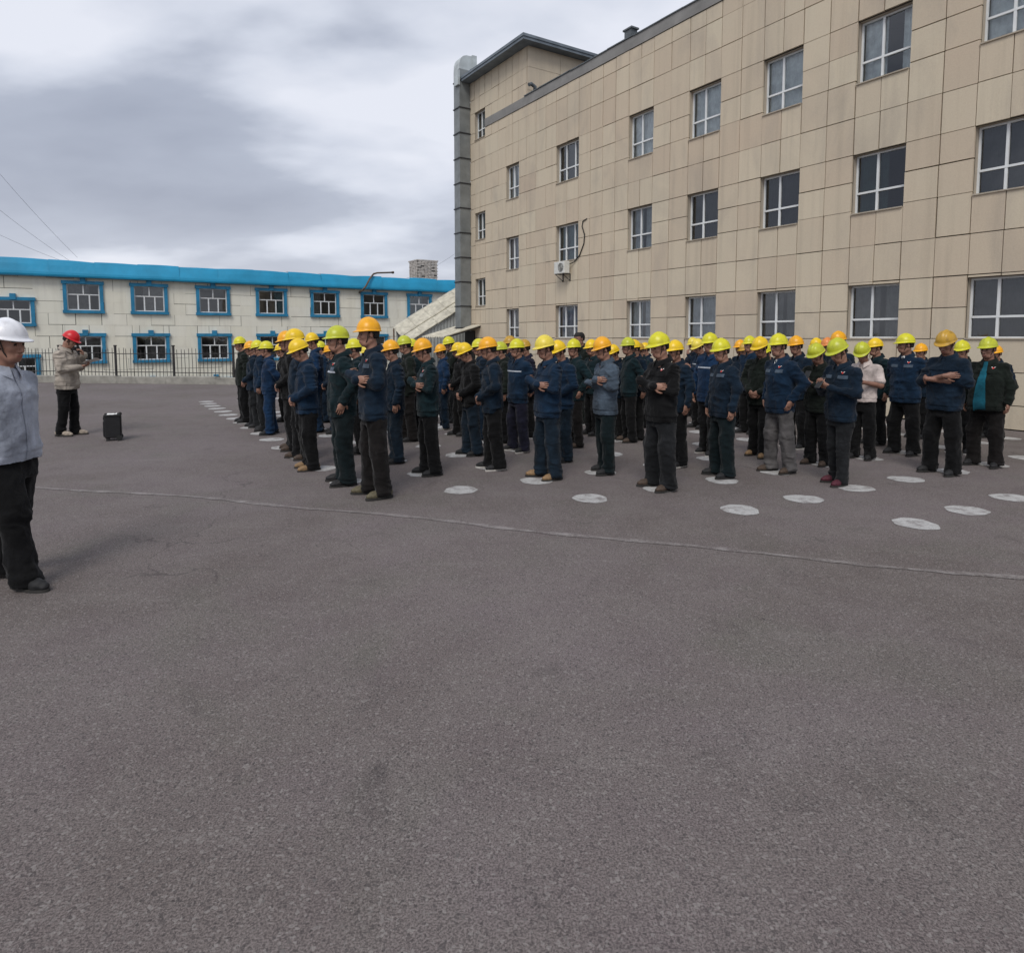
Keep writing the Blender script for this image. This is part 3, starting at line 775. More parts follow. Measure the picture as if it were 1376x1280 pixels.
mb = MB(); mb.box(b0 - .5, b1 + .4, .55, bdep + .4, 5.70, 5.79); mb.build('roof', M['coping'], BL)
# pale brick chimney stack on the roof, and a bent flue over the eave
CH = empty('brick_chimney', P1 + v * 17.7 + u * 2.2, math.atan2(v[1], v[0])); CH.location.z = 5.79
tag(CH, 'squat pale brick chimney stack standing on the blue-edged roof', 'chimney')
mb = MB(); mb.box(-.78, .78, .0, 1.5, 0, 1.50); mb.build('core', M['brick_gap'], CH)
ubk = MB(); ubk.box(0, .235, -.055, .0, 0, .085); bme = ubk.mesh('brick', M['brick']); nb = 0
ubk = MB(); ubk.box(-.055, 0, 0, .235, 0, .085); bme2 = ubk.mesh('brick', M['brick'])
rng = random.Random(9)
for row in range(14):
    for k in range(6):
        x = -.80 + k * .265 + (.06 if row % 2 else 0)
        if x + .235 > .84: continue
        if rng.random() < .05: continue
        o = bpy.data.objects.new('brick', bme); o.location = (x, rng.uniform(-.02, .012), row * .108); link(o, CH)
    for k in range(5):
        o = bpy.data.objects.new('brick', bme2); o.location = (-.78 + rng.uniform(-.015, .01), .05 + k * .28, row * .108); link(o, CH)
mb = MB(); mb.box(-.86, .86, -.06, 1.56, 1.512, 1.60); mb.build('cap', M['brick'], CH)
FL = empty('flue_pipe', P1 + v * 12.2, math.atan2(v[1], v[0]))
tag(FL, 'rusty bent flue pipe climbing over the blue roof edge', 'pipe')
mb = MB(); mb.tube([(-.55, -.06, 4.66), (-.5, -.62, 4.80), (-.3, -.66, 5.05), (.1, -.36, 5.60), (.45, -.12, 5.93), (.75, .0, 6.02), (1.9, .1, 6.12)], [.055, .06, .06, .06, .06, .055, .055], 8); mb.build('pipe', M['rust'], FL)
mb = MB(); mb.tube([(1.85, .1, 6.11), (1.98, .1, 6.125)], .085, 10); mb.build('cap', M['rust'], FL)
# overhead wires
def wire(name, a, b, sag, label):
    pts = [a + (b - a) * t + np.array([0, 0, -4 * sag * t * (1 - t)]) for t in np.linspace(0, 1, 16)]
    mb = MB(); mb.tube(pts, .006, 5); tag(mb.build(name, M['rubber']), label, 'wire', 'overhead wires')
wire('overhead_wire', at_depth(104, 346, 36.5), at_depth(-120, 85, 30.0), .35, 'steepest overhead wire running up from the blue roof into the sky')
wire('overhead_wire', at_depth(96, 352, 36.5), at_depth(-130, 170, 30.0), .30, 'middle overhead wire running up from the blue roof')
wire('overhead_wire', at_depth(82, 350, 36.5), at_depth(-140, 240, 30.0), .25, 'lowest slanting overhead wire above the blue roof')
wire('overhead_wire', at_depth(586, 357, 48.0), at_depth(640, 318, 46.0), .12, 'short overhead wire from the chimney stack toward the duct')

# ------------------------------------------------------------------ kerb wall and fence
mb = MB(); t = -22.0; rng = random.Random(21)
KW = tag(empty('kerb_wall', (0, 0, 0)), 'low weathered concrete kerb wall under the black fence', 'wall')
while t < 12.3:
    e2 = min(t + 2.0, 12.4); hgt = .27 + rng.uniform(-.02, .02); mb = MB()
    a, b = kpt(t + .004, 0), kpt(e2 - .004, 0); n = kn * .28
    q = [a, b, b + n, a + n]; i = .02
    qi = [a + kn * i, b + kn * i, b + n - kn * i, a + n - kn * i]
    mb.add([(*p, 0.0) for p in q] + [(*p, hgt - .02) for p in q] + [(*p, hgt) for p in qi],
           [(0, 1, 5, 4), (1, 2, 6, 5), (2, 3, 7, 6), (3, 0, 4, 7), (4, 5, 9, 8), (5, 6, 10, 9), (6, 7, 11, 10), (7, 4, 8, 11), (8, 9, 10, 11)])
    mb.build('kerb_block', M['concrete'], KW); t = e2
FE = tag(empty('fence', (0, 0, 0)), 'black steel picket fence on the low kerb wall before the pale building', 'fence')
mb = MB(); mb.box(-.007, .007, -.007, .007, 0, 1.0); mb.add([(-.007, -.007, 1.0), (.007, -.007, 1.0), (.007, .007, 1.0), (-.007, .007, 1.0), (0, 0, 1.05)], [(0, 1, 4), (1, 2, 4), (2, 3, 4), (3, 0, 4)])
pick = mb.mesh('picket', M['fence_steel'])
ang_k = math.atan2(kd[1], kd[0])
posts_t = [3.9 + 2.36 * k for k in range(-5, 5)]
t = posts_t[0]
for p in posts_t:
    P = kpt(p, .14); mb = MB(); mb.box(-.03, .03, -.03, .03, 0, 1.12); mb.box(-.042, .042, -.042, .042, 1.12, 1.16)
    mb.build('post', M['fence_steel'], FE, (P[0], P[1], .25), ang_k)
for a in posts_t:
    b = a + 2.36
    if a == posts_t[-1]: b = 12.3
    for z in (.17, .62 if False else .86):
        if rng.random() < .0: continue
        mb = MB(); dz1, dz2 = rng.uniform(-.03, .03), rng.uniform(-.03, .03)
        A = np.array([*kpt(a + .03, .14), .25 + z + dz1]); B = np.array([*kpt(b - .03, .14), .25 + z + dz2])
        mb.tube([A, B], .014, 4, smooth=False); mb.build('rail', M['fence_steel'], FE)
    n = int(round((b - a) / .147))
    for k in range(1, n):
        P = kpt(a + (b - a) * k / n, .14 + .02); o = bpy.data.objects.new('picket', pick)
        o.location = (P[0], P[1], .25); o.rotation_euler = (rng.uniform(-.02, .02), rng.uniform(-.025, .025), ang_k); o.scale = (1, 1, rng.uniform(.97, 1.03))
        link(o, FE)
# ------------------------------------------------------------------ people: distance-field bodies meshed by surface nets
def vnoise(p, seed):
    """smooth value noise, vectorised"""
    i = np.floor(p).astype(np.int64); f = p - i; f = f * f * (3 - 2 * f); out = np.zeros(len(p))
    for a in (0, 1):
        for b in (0, 1):
            for c in (0, 1):
                h = (i[:, 0] + a) * 374761393 + (i[:, 1] + b) * 668265263 + (i[:, 2] + c) * 2147483647 + seed * 974634777
                h = (h ^ (h >> 13)) * 1274126177; h = (h ^ (h >> 16)) & 0xffff
                w = (f[:, 0] if a else 1 - f[:, 0]) * (f[:, 1] if b else 1 - f[:, 1]) * (f[:, 2] if c else 1 - f[:, 2])
                out += w * (h / 65535.0)
    return out * 2 - 1
class Field:
    def __init__(s, xs, ys, zs):
        s.ax = [np.asarray(q, float) for q in (xs, ys, zs)]
        s.f = np.full([len(q) for q in s.ax], 0.2)
    def block(s, lo, hi):
        sl = []
        for a, l, h in zip(s.ax, lo, hi):
            i0, i1 = np.searchsorted(a, l), np.searchsorted(a, h); sl.append(slice(max(0, i0 - 1), min(len(a), i1 + 1)))
        return tuple(sl)
    def pts(s, b): return np.meshgrid(*[a[q] for a, q in zip(s.ax, b)], indexing='ij')
    def union(s, b, d, k):
        f = s.f[b]
        if k > 0:
            h = np.clip(.5 + .5 * (f - d) / k, 0, 1); s.f[b] = f * (1 - h) + d * h - k * h * (1 - h)
        else: s.f[b] = np.minimum(f, d)
    def carve(s, b, d, k):
        f = s.f[b]; h = np.clip(.5 - .5 * (f + d) / k, 0, 1); s.f[b] = f * (1 - h) - d * h + k * h * (1 - h)
    def cone(s, a, b, r1, r2, k=.03):
        a, b = np.array(a, float), np.array(b, float); m = max(r1, r2) + k + .03
        bl = s.block(np.minimum(a, b) - m, np.maximum(a, b) + m); X, Y, Z = s.pts(bl); ab = b - a
        t = np.clip(((X - a[0]) * ab[0] + (Y - a[1]) * ab[1] + (Z - a[2]) * ab[2]) / (ab @ ab + 1e-12), 0, 1)
        d = np.sqrt((X - a[0] - t * ab[0]) ** 2 + (Y - a[1] - t * ab[1]) ** 2 + (Z - a[2] - t * ab[2]) ** 2) - (r1 + (r2 - r1) * t)
        s.union(bl, d, k)
    def ell(s, c, r, R=None, k=.02, carve=False):
        """ellipsoid; R columns are its axes"""
        c = np.array(c, float); r = np.array(r, float); m = r.max() + k + .03
        bl = s.block(c - m, c + m); X, Y, Z = s.pts(bl); q = [X - c[0], Y - c[1], Z - c[2]]
        if R is not None: q = [q[0] * R[0, i] + q[1] * R[1, i] + q[2] * R[2, i] for i in range(3)]
        k0 = np.sqrt(sum((q[i] / r[i]) ** 2 for i in range(3))); k1 = np.sqrt(sum((q[i] / r[i] ** 2) ** 2 for i in range(3))) + 1e-9
        d = k0 * (k0 - 1) / k1
        if carve: s.carve(bl, d, k)
        else: s.union(bl, d, k)
    def loft(s, prof, k=.03, p=2.0):
        """vertical stack of ellipses: rows of z, half width (y), half depth (x), centre x"""
        pr = np.array(prof, float); m = .04 + k
        lo = (pr[:, 3].min() - pr[:, 2].max() - m, -pr[:, 1].max() - m, pr[0, 0] - .01); hi = (pr[:, 3].max() + pr[:, 2].max() + m, pr[:, 1].max() + m, pr[-1, 0] + .01)
        bl = s.block(lo, hi); X, Y, Z = s.pts(bl); z = s.ax[2][bl[2]]
        a, b, c = (np.interp(z, pr[:, 0], pr[:, i])[None, None, :] for i in (1, 2, 3))
        d = ((np.abs((X - c) / b) ** p + np.abs(Y / a) ** p) ** (1 / p) - 1) * np.minimum(a, b)
        d = np.maximum(d, np.maximum(Z - pr[-1, 0], pr[0, 0] - Z)); s.union(bl, d, k)
    def cut_below(s, z): s.f = np.maximum(s.f, z - s.ax[2][None, None, :])
    def net(s):
        f = s.f; ins = f < 0; X, Y, Z = s.ax
        c = [ins[i:f.shape[0] - 1 + i, j:f.shape[1] - 1 + j, k:f.shape[2] - 1 + k] for i in (0, 1) for j in (0, 1) for k in (0, 1)]
        cnt = sum(q.astype(np.int8) for q in c); act = (cnt > 0) & (cnt < 8); idx = np.argwhere(act)
        vid = np.full(act.shape, -1, np.int64); vid[act] = np.arange(len(idx))
        I, J, K = idx.T; acc = np.zeros((len(idx), 3)); n = np.zeros(len(idx))
        corner = [(i, j, k) for i in (0, 1) for j in (0, 1) for k in (0, 1)]
        P = lambda o: np.stack([X[I + o[0]], Y[J + o[1]], Z[K + o[2]]], 1)
        for a in corner:
            for ax in range(3):
                if a[ax]: continue
                b = list(a); b[ax] = 1
                fa, fb = f[I + a[0], J + a[1], K + a[2]], f[I + b[0], J + b[1], K + b[2]]
                x = (fa < 0) != (fb < 0); t = np.where(x, fa / np.where(x, fa - fb, 1), 0)
                pa, pb = P(a), P(b); acc += np.where(x[:, None], pa + (pb - pa) * t[:, None], 0); n += x
        vs = acc / np.maximum(n, 1)[:, None]; quads = []
        for ax in range(3):
            sl0 = [slice(None)] * 3; sl1 = [slice(None)] * 3; sl0[ax] = slice(0, -1); sl1[ax] = slice(1, None)
            A, B = ins[tuple(sl0)], ins[tuple(sl1)]; e = np.argwhere(A != B)
            o1, o2 = (ax + 1) % 3, (ax + 2) % 3
            e = e[(e[:, o1] > 0) & (e[:, o2] > 0) & (e[:, o1] < f.shape[o1] - 1) & (e[:, o2] < f.shape[o2] - 1)]
            inside_first = A[tuple(e.T)]; g = []
            for d1, d2 in ((-1, -1), (0, -1), (0, 0), (-1, 0)):
                w = e.copy(); w[:, o1] += d1; w[:, o2] += d2; g.append(vid[tuple(w.T)])
            q = np.stack(g, 1); q[~inside_first] = q[~inside_first][:, ::-1]; quads.append(q)
        return vs, np.concatenate(quads)
def np_mesh(name, vs, quads, mats, mi=None, extra=None):
    """mesh from arrays, plus optional loose MB pieces in the same mesh"""
    nv = len(vs); V = np.asarray(vs, np.float32); F = [tuple(q) for q in quads.tolist()]
    mi = [0] * len(F) if mi is None else list(map(int, mi))
    if extra is not None:
        V = np.concatenate([V, np.array(extra.v, np.float32).reshape(-1, 3)]); F += [tuple(nv + i for i in q) for q in extra.f]; mi += extra.mi
    me = bpy.data.meshes.new(name); me.from_pydata(V.tolist(), [], F)
    for q in mats: me.materials.append(q)
    me.polygons.foreach_set('material_index', mi); me.polygons.foreach_set('use_smooth', [True] * len(F)); me.update()
    return me
def vnormals(vs, q):
    n = np.cross(vs[q[:, 2]] - vs[q[:, 0]], vs[q[:, 3]] - vs[q[:, 1]]); N = np.zeros_like(vs)
    for i in range(4): np.add.at(N, q[:, i], n)
    return N / (np.linalg.norm(N, axis=1)[:, None] + 1e-12)
def relax(vs, q, it=1, w=.5):
    e = np.concatenate([q[:, [0, 1]], q[:, [1, 2]], q[:, [2, 3]], q[:, [3, 0]]])
    for _ in range(it):
        s = np.zeros_like(vs); c = np.zeros(len(vs)); np.add.at(s, e[:, 0], vs[e[:, 1]]); np.add.at(c, e[:, 0], 1)
        vs = vs * (1 - w) + w * s / np.maximum(c, 1)[:, None]
    return vs
def creases(vs, sc, seed):
    p = vs * np.array(sc); wv = np.stack([vnoise(p * .5 + 7, seed + 1), vnoise(p * .5 + 31, seed + 2), vnoise(p * .5 + 57, seed + 3)], 1) * .8
    n = vnoise(p + wv, seed)
    return 1 - 2.2 * np.abs(n)                                    # ridged: soft bulges, sharp valleys
def graded(parts):
    out = []
    for a, b, h in parts:
        n = max(1, int(round((b - a) / h))); out += list(a + (b - a) * np.arange(n) / n)
    return np.array(out + [parts[-1][1]])
def rotmat(yaw, pitch, roll=0):
    """yaw left about z, pitch nods down about y (facing +x)"""
    cy, sy, cp, sp, cr, sr = math.cos(yaw), math.sin(yaw), math.cos(pitch), math.sin(pitch), math.cos(roll), math.sin(roll)
    return np.array([[cy, -sy, 0], [sy, cy, 0], [0, 0, 1]]) @ np.array([[cp, 0, sp], [0, 1, 0], [-sp, 0, cp]]) @ np.array([[1, 0, 0], [0, cr, -sr], [0, sr, cr]])
def nrm(a): a = np.array(a, float); return a / np.linalg.norm(a)

# materials of clothes, hats
M['skin'] = make_skin()
M['hair'] = simple('hair', (0.012, 0.010, 0.009), 0.7, var=0.4, scale=40, bump=.6, bscale=90)
M['lip'] = simple('lip', (0.27, 0.11, 0.085), 0.55); M['eye'] = simple('eye', (0.02, 0.015, 0.012), 0.2)
CL = dict(navy=(.0085, .026, .052), blue=(.009, .036, .082), bright=(.011, .048, .125), teal=(.008, .030, .038), green=(.013, .020, .015), black=(.0075, .0075, .0085),
          slate=(.060, .082, .110), charcoal=(.022, .024, .027), grey=(.085, .080, .080), jeans=(.012, .028, .048), brownblack=(.015, .012, .0115), khakigrey=(.30, .265, .225),
          palegrey=(.31, .335, .39), polo=(.50, .43, .40), darkteal=(.008, .020, .024), purple=(.018, .018, .040))
for k, c in CL.items(): M['c_' + k] = make_cloth('cloth_' + k, tuple(q * (1.0 if k in ('khakigrey', 'palegrey', 'polo', 'slate', 'grey') else .44) for q in c), .5 if k in ('khakigrey', 'palegrey') else .35)
M['shirt_teal'] = make_cloth('shirt_teal', (.006, .085, .125))
HC = dict(lime=(.66, .62, .02), limegreen=(.50, .53, .03), yellow=(.84, .56, .012), pale=(.80, .64, .07), orange=(.86, .40, .008), dirty=(.52, .30, .03), red=(.62, .010, .016), white=(.80, .81, .84), dullred=(.75, .25, .06))
for k, c in HC.items(): M['h_' + k] = make_hat('hard_hat_' + k, c, .9 if k == 'dirty' else .5)
for k, c in dict(black=(.014, .014, .015), tan=(.24, .15, .075), khaki=(.10, .085, .05), brown=(.060, .040, .028), maroon=(.07, .012, .022), sand=(.36, .30, .24), white=(.6, .6, .6)).items():
    M['s_' + k] = simple('shoe_' + k, c, .7, var=.3, scale=25, bump=.3, bscale=60)
M['sole_dark'] = simple('sole_dark', (.03, .028, .026), .85, var=.3); M['sole_pale'] = simple('sole_pale', (.42, .40, .37), .8, var=.2)
M['badge_red'] = simple('badge_red', (.55, .04, .03), .7); M['badge_white'] = simple('badge_white', (.75, .74, .72), .7)
M['reflect'] = simple('reflective_tape', (.42, .45, .50), .4, var=.2, scale=20); M['strap'] = simple('strap', (.02, .018, .016), .8)
M['screen'] = simple('phone_dark', (.015, .015, .018), .15)

HEADC = np.array([.038, 0, 1.612])
def hand(F, ex, w, d, n, side, curl=.5):
    """palm into the field, five fingers as tapered chains in ex; n = palm normal, side +1 puts the thumb along cross(n,d)"""
    w, d, n = np.array(w, float), nrm(d), np.array(n, float); n = nrm(n - d * (n @ d)); s = np.cross(n, d) * side
    R = np.stack([d, s, n], 1)
    F.cone(w - d * .02, w + d * .02, .027, .028, .01); F.ell(w + d * .052, (.054, .043, .019), R, .012)
    for i, (off, ln, r) in enumerate(((.031, .070, .0095), (.0105, .079, .0098), (-.0105, .073, .0094), (-.031, .057, .0085))):
        p = w + d * (.088 - .004 * abs(i - 1)) + s * off; a = curl * (.35 + .06 * i); pts = [p - d * .015]; rs = [r]
        for seg, fr in enumerate((.45, .31, .24)):
            dd = d * math.cos(a) + n * math.sin(a); p = p + dd * ln * fr; pts.append(p); rs.append(r * (1 - .1 * (seg + 1))); a += curl * .8
        dd = nrm(pts[-1] - pts[-2]); pts.append(pts[-1] + dd * r * .6); rs.append(r * .35)
        ex.tube(pts, rs, 7, 0)
    p = w + d * .022 + s * .030; dirs = (nrm(d * .55 + s * .75 + n * .25), nrm(d * .85 + s * .40 + n * .35), nrm(d * .95 + s * .1 + n * .35))
    pts = [p - dirs[0] * .01]; rs = [.0125]
    for dd, ln, r in zip(dirs, (.034, .030, .022), (.0118, .0105, .008)): p = p + dd * ln; pts.append(p); rs.append(r)
    ex.tube(pts, rs, 7, 0)
    return w, d, n, s
# arm poses: (elbow, wrist, finger direction, palm normal, curl) for right (y<0) then left
def sym(e, w, d, n, c): return [((e[0], -e[1], e[2]), (w[0], -w[1], w[2]), (d[0], -d[1], d[2]), (n[0], -n[1], n[2]), c), (e, w, d, n, c)]
POSES = dict(
    sides=sym((-.03, .262, 1.135), (.045, .275, .895), (.12, -.02, -1), (0, -1, 0), .55),
    behind=sym((-.11, .272, 1.14), (-.185, .075, .965), (-.05, -1, -.25), (-1, 0, 0), .5),
    clasped=sym((-.015, .272, 1.13), (.185, .085, .975), (.35, -.75, -.5), (-.7, -.5, 0), .6),
    crossed=[((.03, -.262, 1.135), (.205, .125, 1.175), (-.75, .75, .05), (-.7, -.7, -.1), .5), ((.03, .262, 1.13), (.215, -.115, 1.225), (-.55, -.85, .10), (-.8, .5, 0), .6)],
    phone=[((.03, -.255, 1.12), (.27, -.075, 1.185), (.55, .45, .50), (-.5, .3, .7), .85), ((.03, .255, 1.12), (.26, .085, 1.18), (.55, -.5, .45), (-.5, -.3, .7), .85)],
    pockets=sym((-.09, .305, 1.14), (.035, .232, .945), (.25, -.25, -.9), (0, -1, 0), .3),
    chin=[((.13, -.205, 1.145), (.205, -.055, 1.375), (.0, .3, 1), (-1, 0, 0), .7), ((.04, .262, 1.13), (.215, -.03, 1.13), (-.05, -1, .15), (-1, 0, .2), .6)],
    foreman=[((-.07, -.268, 1.135), (-.03, -.28, .895), (.05, -.02, -1), (0, 1, 0), .55), ((-.14, .255, 1.14), (-.20, .12, .95), (-.05, -.6, -.8), (-1, 0, 0), .5)],
    reader=[((.05, -.24, 1.12), (.27, -.10, 1.16), (.75, .35, .25), (-.3, .2, .9), .8), ((.10, .235, 1.14), (.235, .075, 1.36), (-.15, -.45, .75), (-.7, -.5, 0), .9)],
)
def make_variant(key, pose, seed, yaw=0, pitch=6, roll=0, stance=.105, stout=1.0, sleeve=1.0, short=False, hem=.77, slump=0.0, fat=0.0):
    arms = POSES[pose]; yaw, pitch, roll = map(math.radians, (yaw, pitch, roll)); Rh = rotmat(yaw, pitch, roll)
    rs_ = np.random.RandomState(seed); hc = HEADC + np.array([.045 * math.sin(pitch) + slump, 0, -.012 * abs(math.sin(pitch))])
    hp = lambda x, y, z: hc + Rh @ np.array([x, y, z])
    # ---- body
    F = Field(graded([(-.36, -.10, .011), (-.10, .17, .0055), (.17, .52, .009)]), graded([(-.42, -.10, .011), (-.10, .10, .0055), (.10, .42, .011)]),
              graded([(.58, 1.0, .013), (1.0, 1.44, .0105), (1.44, 1.74, .0055)]))
    ex = MB()
    F.ell(hp(-.012, 0, .032), (.098, .077, .088), Rh, .01)                                  # skull
    F.ell(hp(.022, 0, -.028), (.068, .062, .082), Rh, .03)                                  # face
    F.ell(hp(.050, 0, -.088), (.034, .036, .030), Rh, .03)                                  # chin
    for sg in (-1, 1):
        F.cone(hp(-.005, sg * .052, -.062), hp(.042, sg * .026, -.098), .018, .020, .025)   # jaw
        F.ell(hp(.062, sg * .036, -.026), (.020, .020, .018), Rh, .02)                      # cheekbone
        F.ell(hp(-.010, sg * .079, -.008), (.020, .009, .032), Rh @ rotmat(sg * .35, 0), .006)   # ear
        F.ell(hp(.090, sg * .031, .002), (.017, .019, .011), Rh, .012, carve=True)          # eye socket
        F.ell(hp(.073, sg * .031, .001), (.014, .0155, .0125), Rh, .004)                    # eye
        F.cone(hp(.083, sg * .014, .021), hp(.074, sg * .047, .020), .008, .007, .012)      # brow
        F.ell(hp(.094, sg * .012, -.046), (.011, .009, .008), Rh, .008)                     # nostril
    F.cone(hp(.086, 0, .010), hp(.108, 0, -.038), .008, .0125, .012)                        # nose
    F.cone(hp(.086, -.016, -.068), hp(.086, .016, -.068), .0085, .0085, .006); F.cone(hp(.083, -.013, -.080), hp(.083, .013, -.080), .0095, .0095, .006)
    F.cone((-.015 + slump * .5, 0, 1.40), hc + Rh @ np.array([-.022, 0, -.07]), .064, .056, .03)   # neck
    F.loft([(.90, .150, .100, 0), (1.05, .140, .095, 0), (1.25, .160, .105, 0), (1.36, .140, .085, -.01), (1.42, .09, .065, -.01)], .05)
    F.cone((-.005, -.14, 1.365), (-.005, .14, 1.365), .045, .045, .04)
    for q, sg in zip(arms, (-1, 1)):
        sh = (-.005, sg * .174, 1.36); bare_ = short or sleeve < .9; F.cone(sh, q[0], .036, .040 if bare_ else .024, .03); F.cone(q[0], q[1], .041 if bare_ else .024, .028, .02)
        hand(F, ex, q[1], q[2], q[3], -sg, q[4])
        F.cone((0, sg * .085, .92), (.005, sg * .090, .70), .055, .035, .05)
    vs, q = F.net()
    c = vs[q].mean(1); loc = (c - hc) @ Rh; mi = np.zeros(len(q), int)
    ax_, ay, az = loc[:, 0], np.abs(loc[:, 1]), loc[:, 2]; hd = np.abs(loc).max(1) < .14
    mi[hd & (ax_ > .074) & (ay < .021) & (np.abs(az + .074) < .0085)] = 2
    mi[hd & (ax_ > .060) & (ay > .020) & (ay < .043) & (np.abs(az - .0005) < .0065)] = 3
    mi[hd & (ax_ > .060) & (ay > .012) & (ay < .052) & (np.abs(az - .0225 + .1 * (ay - .03)) < .0058)] = 1
    V = dict(body=np_mesh('person', vs, q, [M['skin'], M['hair'], M['lip'], M['eye']], mi, ex), hc=hc, Rh=Rh, pose=pose)
    # ---- hair
    F = Field(*[np.arange(c0 - .13, c0 + .13, .0075) for c0 in hc]); F.ell(hp(-.016, 0, .036), (.110, .088, .099), Rh, 0.0)
    F.ell(hp(-.05, 0, -.02), (.062, .073, .06), Rh, .02)
    X, Y, Z = F.pts((slice(None),) * 3); lx, ly, lz = ((X - hc[0]) * Rh[0, i] + (Y - hc[1]) * Rh[1, i] + (Z - hc[2]) * Rh[2, i] for i in range(3))
    F.f = np.maximum(F.f, np.minimum(np.minimum(lx - .015 + .0 * lz, 1), 1) * 1.0 * (lz < .05) + (lz >= .05) * (-1)); F.f = np.maximum(F.f, -.045 - lz)
    F.f = np.where((np.abs(ly) > .060) & (lz < .0) & (lx > -.035), np.maximum(F.f, .02), F.f)
    vs, q = F.net(); vs = relax(vs, q, 2); V['hair'] = np_mesh('hair', vs, q, [M['hair']])
    # ---- jacket
    h = .0095; F = Field(np.arange(-.34, .40, h), np.arange(-.44, .44, h), np.arange(.66, 1.60, h)); st = stout
    F.loft([(hem, .188 * st, (.132 + fat * .7) * st, .008 + fat * .4), (hem + .05, .196 * st, (.138 + fat) * st, .01 + fat * .5), (hem + .07, .199 * st, (.142 + fat) * st, .01 + fat * .5), (1.02, .192 * st, (.138 + fat) * st, .008 + fat * .5), (1.18, .198 * st, (.136 + fat * .5) * st, .004 + fat * .3), (1.30, .206 * st, .130 * st, -.004), (1.365, .185, .110, -.012), (1.415, .120, .090, -.012), (1.450, .082, .076, -.006)], .03, 2.3)
    F.cone((-.008, 0, 1.405), (-.008, -.165, 1.362), .060, .066, .04); F.cone((-.008, 0, 1.405), (-.008, .165, 1.362), .060, .066, .04)
    for qa, sg in zip(arms, (-1, 1)):
        e, w = np.array(qa[0]), np.array(qa[1]); sh = np.array((-.008, sg * .182, 1.355)); e = e + np.array([0, sg * .014 * (st - 1) * 8, 0])
        if short: F.cone(sh, sh + (e - sh) * .72, .078, .076, .04)
        else:
            F.cone(sh, e, .074, .060, .04); end = e + (w - e) * sleeve
            F.cone(e, end, .059, .047 if sleeve > .9 else .056, .03)
    # stand of the collar
    for k in range(14):
        a0, a1 = math.radians(28 + k * 21.7), math.radians(28 + (k + 1) * 21.7)
        P = lambda a: (-.010 + slump * .6 + .082 * math.cos(a), .079 * math.sin(a), 1.455 - .030 * math.cos(a)); F.cone(P(a0), P(a1), .0165, .0165, .012)
    mb = MB(); vv = []; na = 26                                   # turned-down collar
    for k in range(na + 1):
        t = k / na; a = math.radians(20 + 320 * t); pt = max(0, 1 - 9 * min(t, 1 - t)); cx0 = -.008 + slump * .6; tl = -.034 * math.cos(a)
        for r, zz in ((.070, 1.440), (.073, 1.484), (.080, 1.490), (.100 + .004 * pt, 1.458 - .008 * pt), (.112 + .006 * pt, 1.437 - .028 * pt)):
            vv.append((cx0 + r * math.cos(a), r * .96 * math.sin(a) * (1 - .12 * pt), zz + tl))
    mb.add(vv, [(k * 5 + j, (k + 1) * 5 + j, (k + 1) * 5 + j + 1, k * 5 + j + 1) for k in range(na) for j in range(4)], 0, True)
    V['collar'] = mb.mesh('collar', M['c_navy'])
    F.cut_below(hem)
    vs, q = F.net(); N = vnormals(vs, q); z = vs[:, 2]
    core = np.clip((1.50 - z) / .1, 0, 1) * (.6 if key == 'foreman' else 1)
    armv = np.clip((np.abs(vs[:, 1]) - .17) / .05, 0, 1)
    d = .0125 * creases(vs, (6.5, 6.5, 8.5), seed) + .0045 * creases(vs, (15, 15, 19), seed + 9) + .0035 * vnoise(vs * 9, seed + 20)
    d += armv * .009 * creases(vs, (8, 8, 20), seed + 5) + .006 * np.clip((1.0 - z) / .15, 0, 1) * creases(vs, (14, 14, 8), seed + 30)
    band = np.exp(-((z - hem - .055) / .010) ** 2); d -= .007 * band
    vs = vs + N * (d * core * (.55 if short else 1) - .009)[:, None]; vs[:, 2] = np.maximum(vs[:, 2], hem)
    V['jacket'] = np_mesh('jacket', vs, q, [M['c_navy']]); V['short'] = short
    bvh = BVHTree.FromPolygons([Vector(p) for p in vs], [tuple(k) for k in q.tolist()])
    def patch(pts2, name, mat, off=.003, thick=.0):
        """polygon grid laid on the chest: rows of (y,z)"""
        mb = MB(); vv = []
        R_, C_ = len(pts2), len(pts2[0])
        for rw in pts2:
            for y, zz in rw:
                hit = bvh.ray_cast(Vector((.6, y, zz)), Vector((-1, 0, 0)))
                vv.append((hit[0] + Vector((off, 0, 0))) if hit[0] is not None else Vector((.13, y, zz)))
        mb.add(vv, [(r * C_ + k, r * C_ + k + 1, (r + 1) * C_ + k + 1, (r + 1) * C_ + k) for r in range(R_ - 1) for k in range(C_ - 1)], 0, True)
        return mb.mesh(name, M[mat] if isinstance(mat, str) else mat)
    grid = lambda y0, y1, z0, z1, a, b: [[(y0 + (y1 - y0) * i / a, z0 + (z1 - z0) * j / b) for i in range(a + 1)] for j in range(b + 1)]
    lo = 1.29 if pose in ('crossed', 'chin') else (1.24 if pose in ('phone', 'reader') else hem + .02)
    V['placket'] = patch(grid(-.014, .014, lo, 1.435, 2, 24), 'placket', 'c_navy', .005)
    V['flaps'] = [patch(grid(sg * .10 - .055, sg * .10 + .055, 1.285, 1.325, 6, 2), 'pocket_flap', 'c_navy', .006) for sg in (-1, 1)]
    V['badge_w'] = patch([[(.072, 1.372), (.084, 1.370)], [(.088, 1.352), (.092, 1.360)], [(.095, 1.343), (.095, 1.353)], [(.103, 1.352), (.099, 1.361)], [(.120, 1.374), (.108, 1.371)]], 'badge', 'badge_white', .005)
    V['badge_r'] = patch([[(.082, 1.364), (.108, 1.366)], [(.088, 1.345), (.102, 1.347)]], 'badge', 'badge_red', .007)
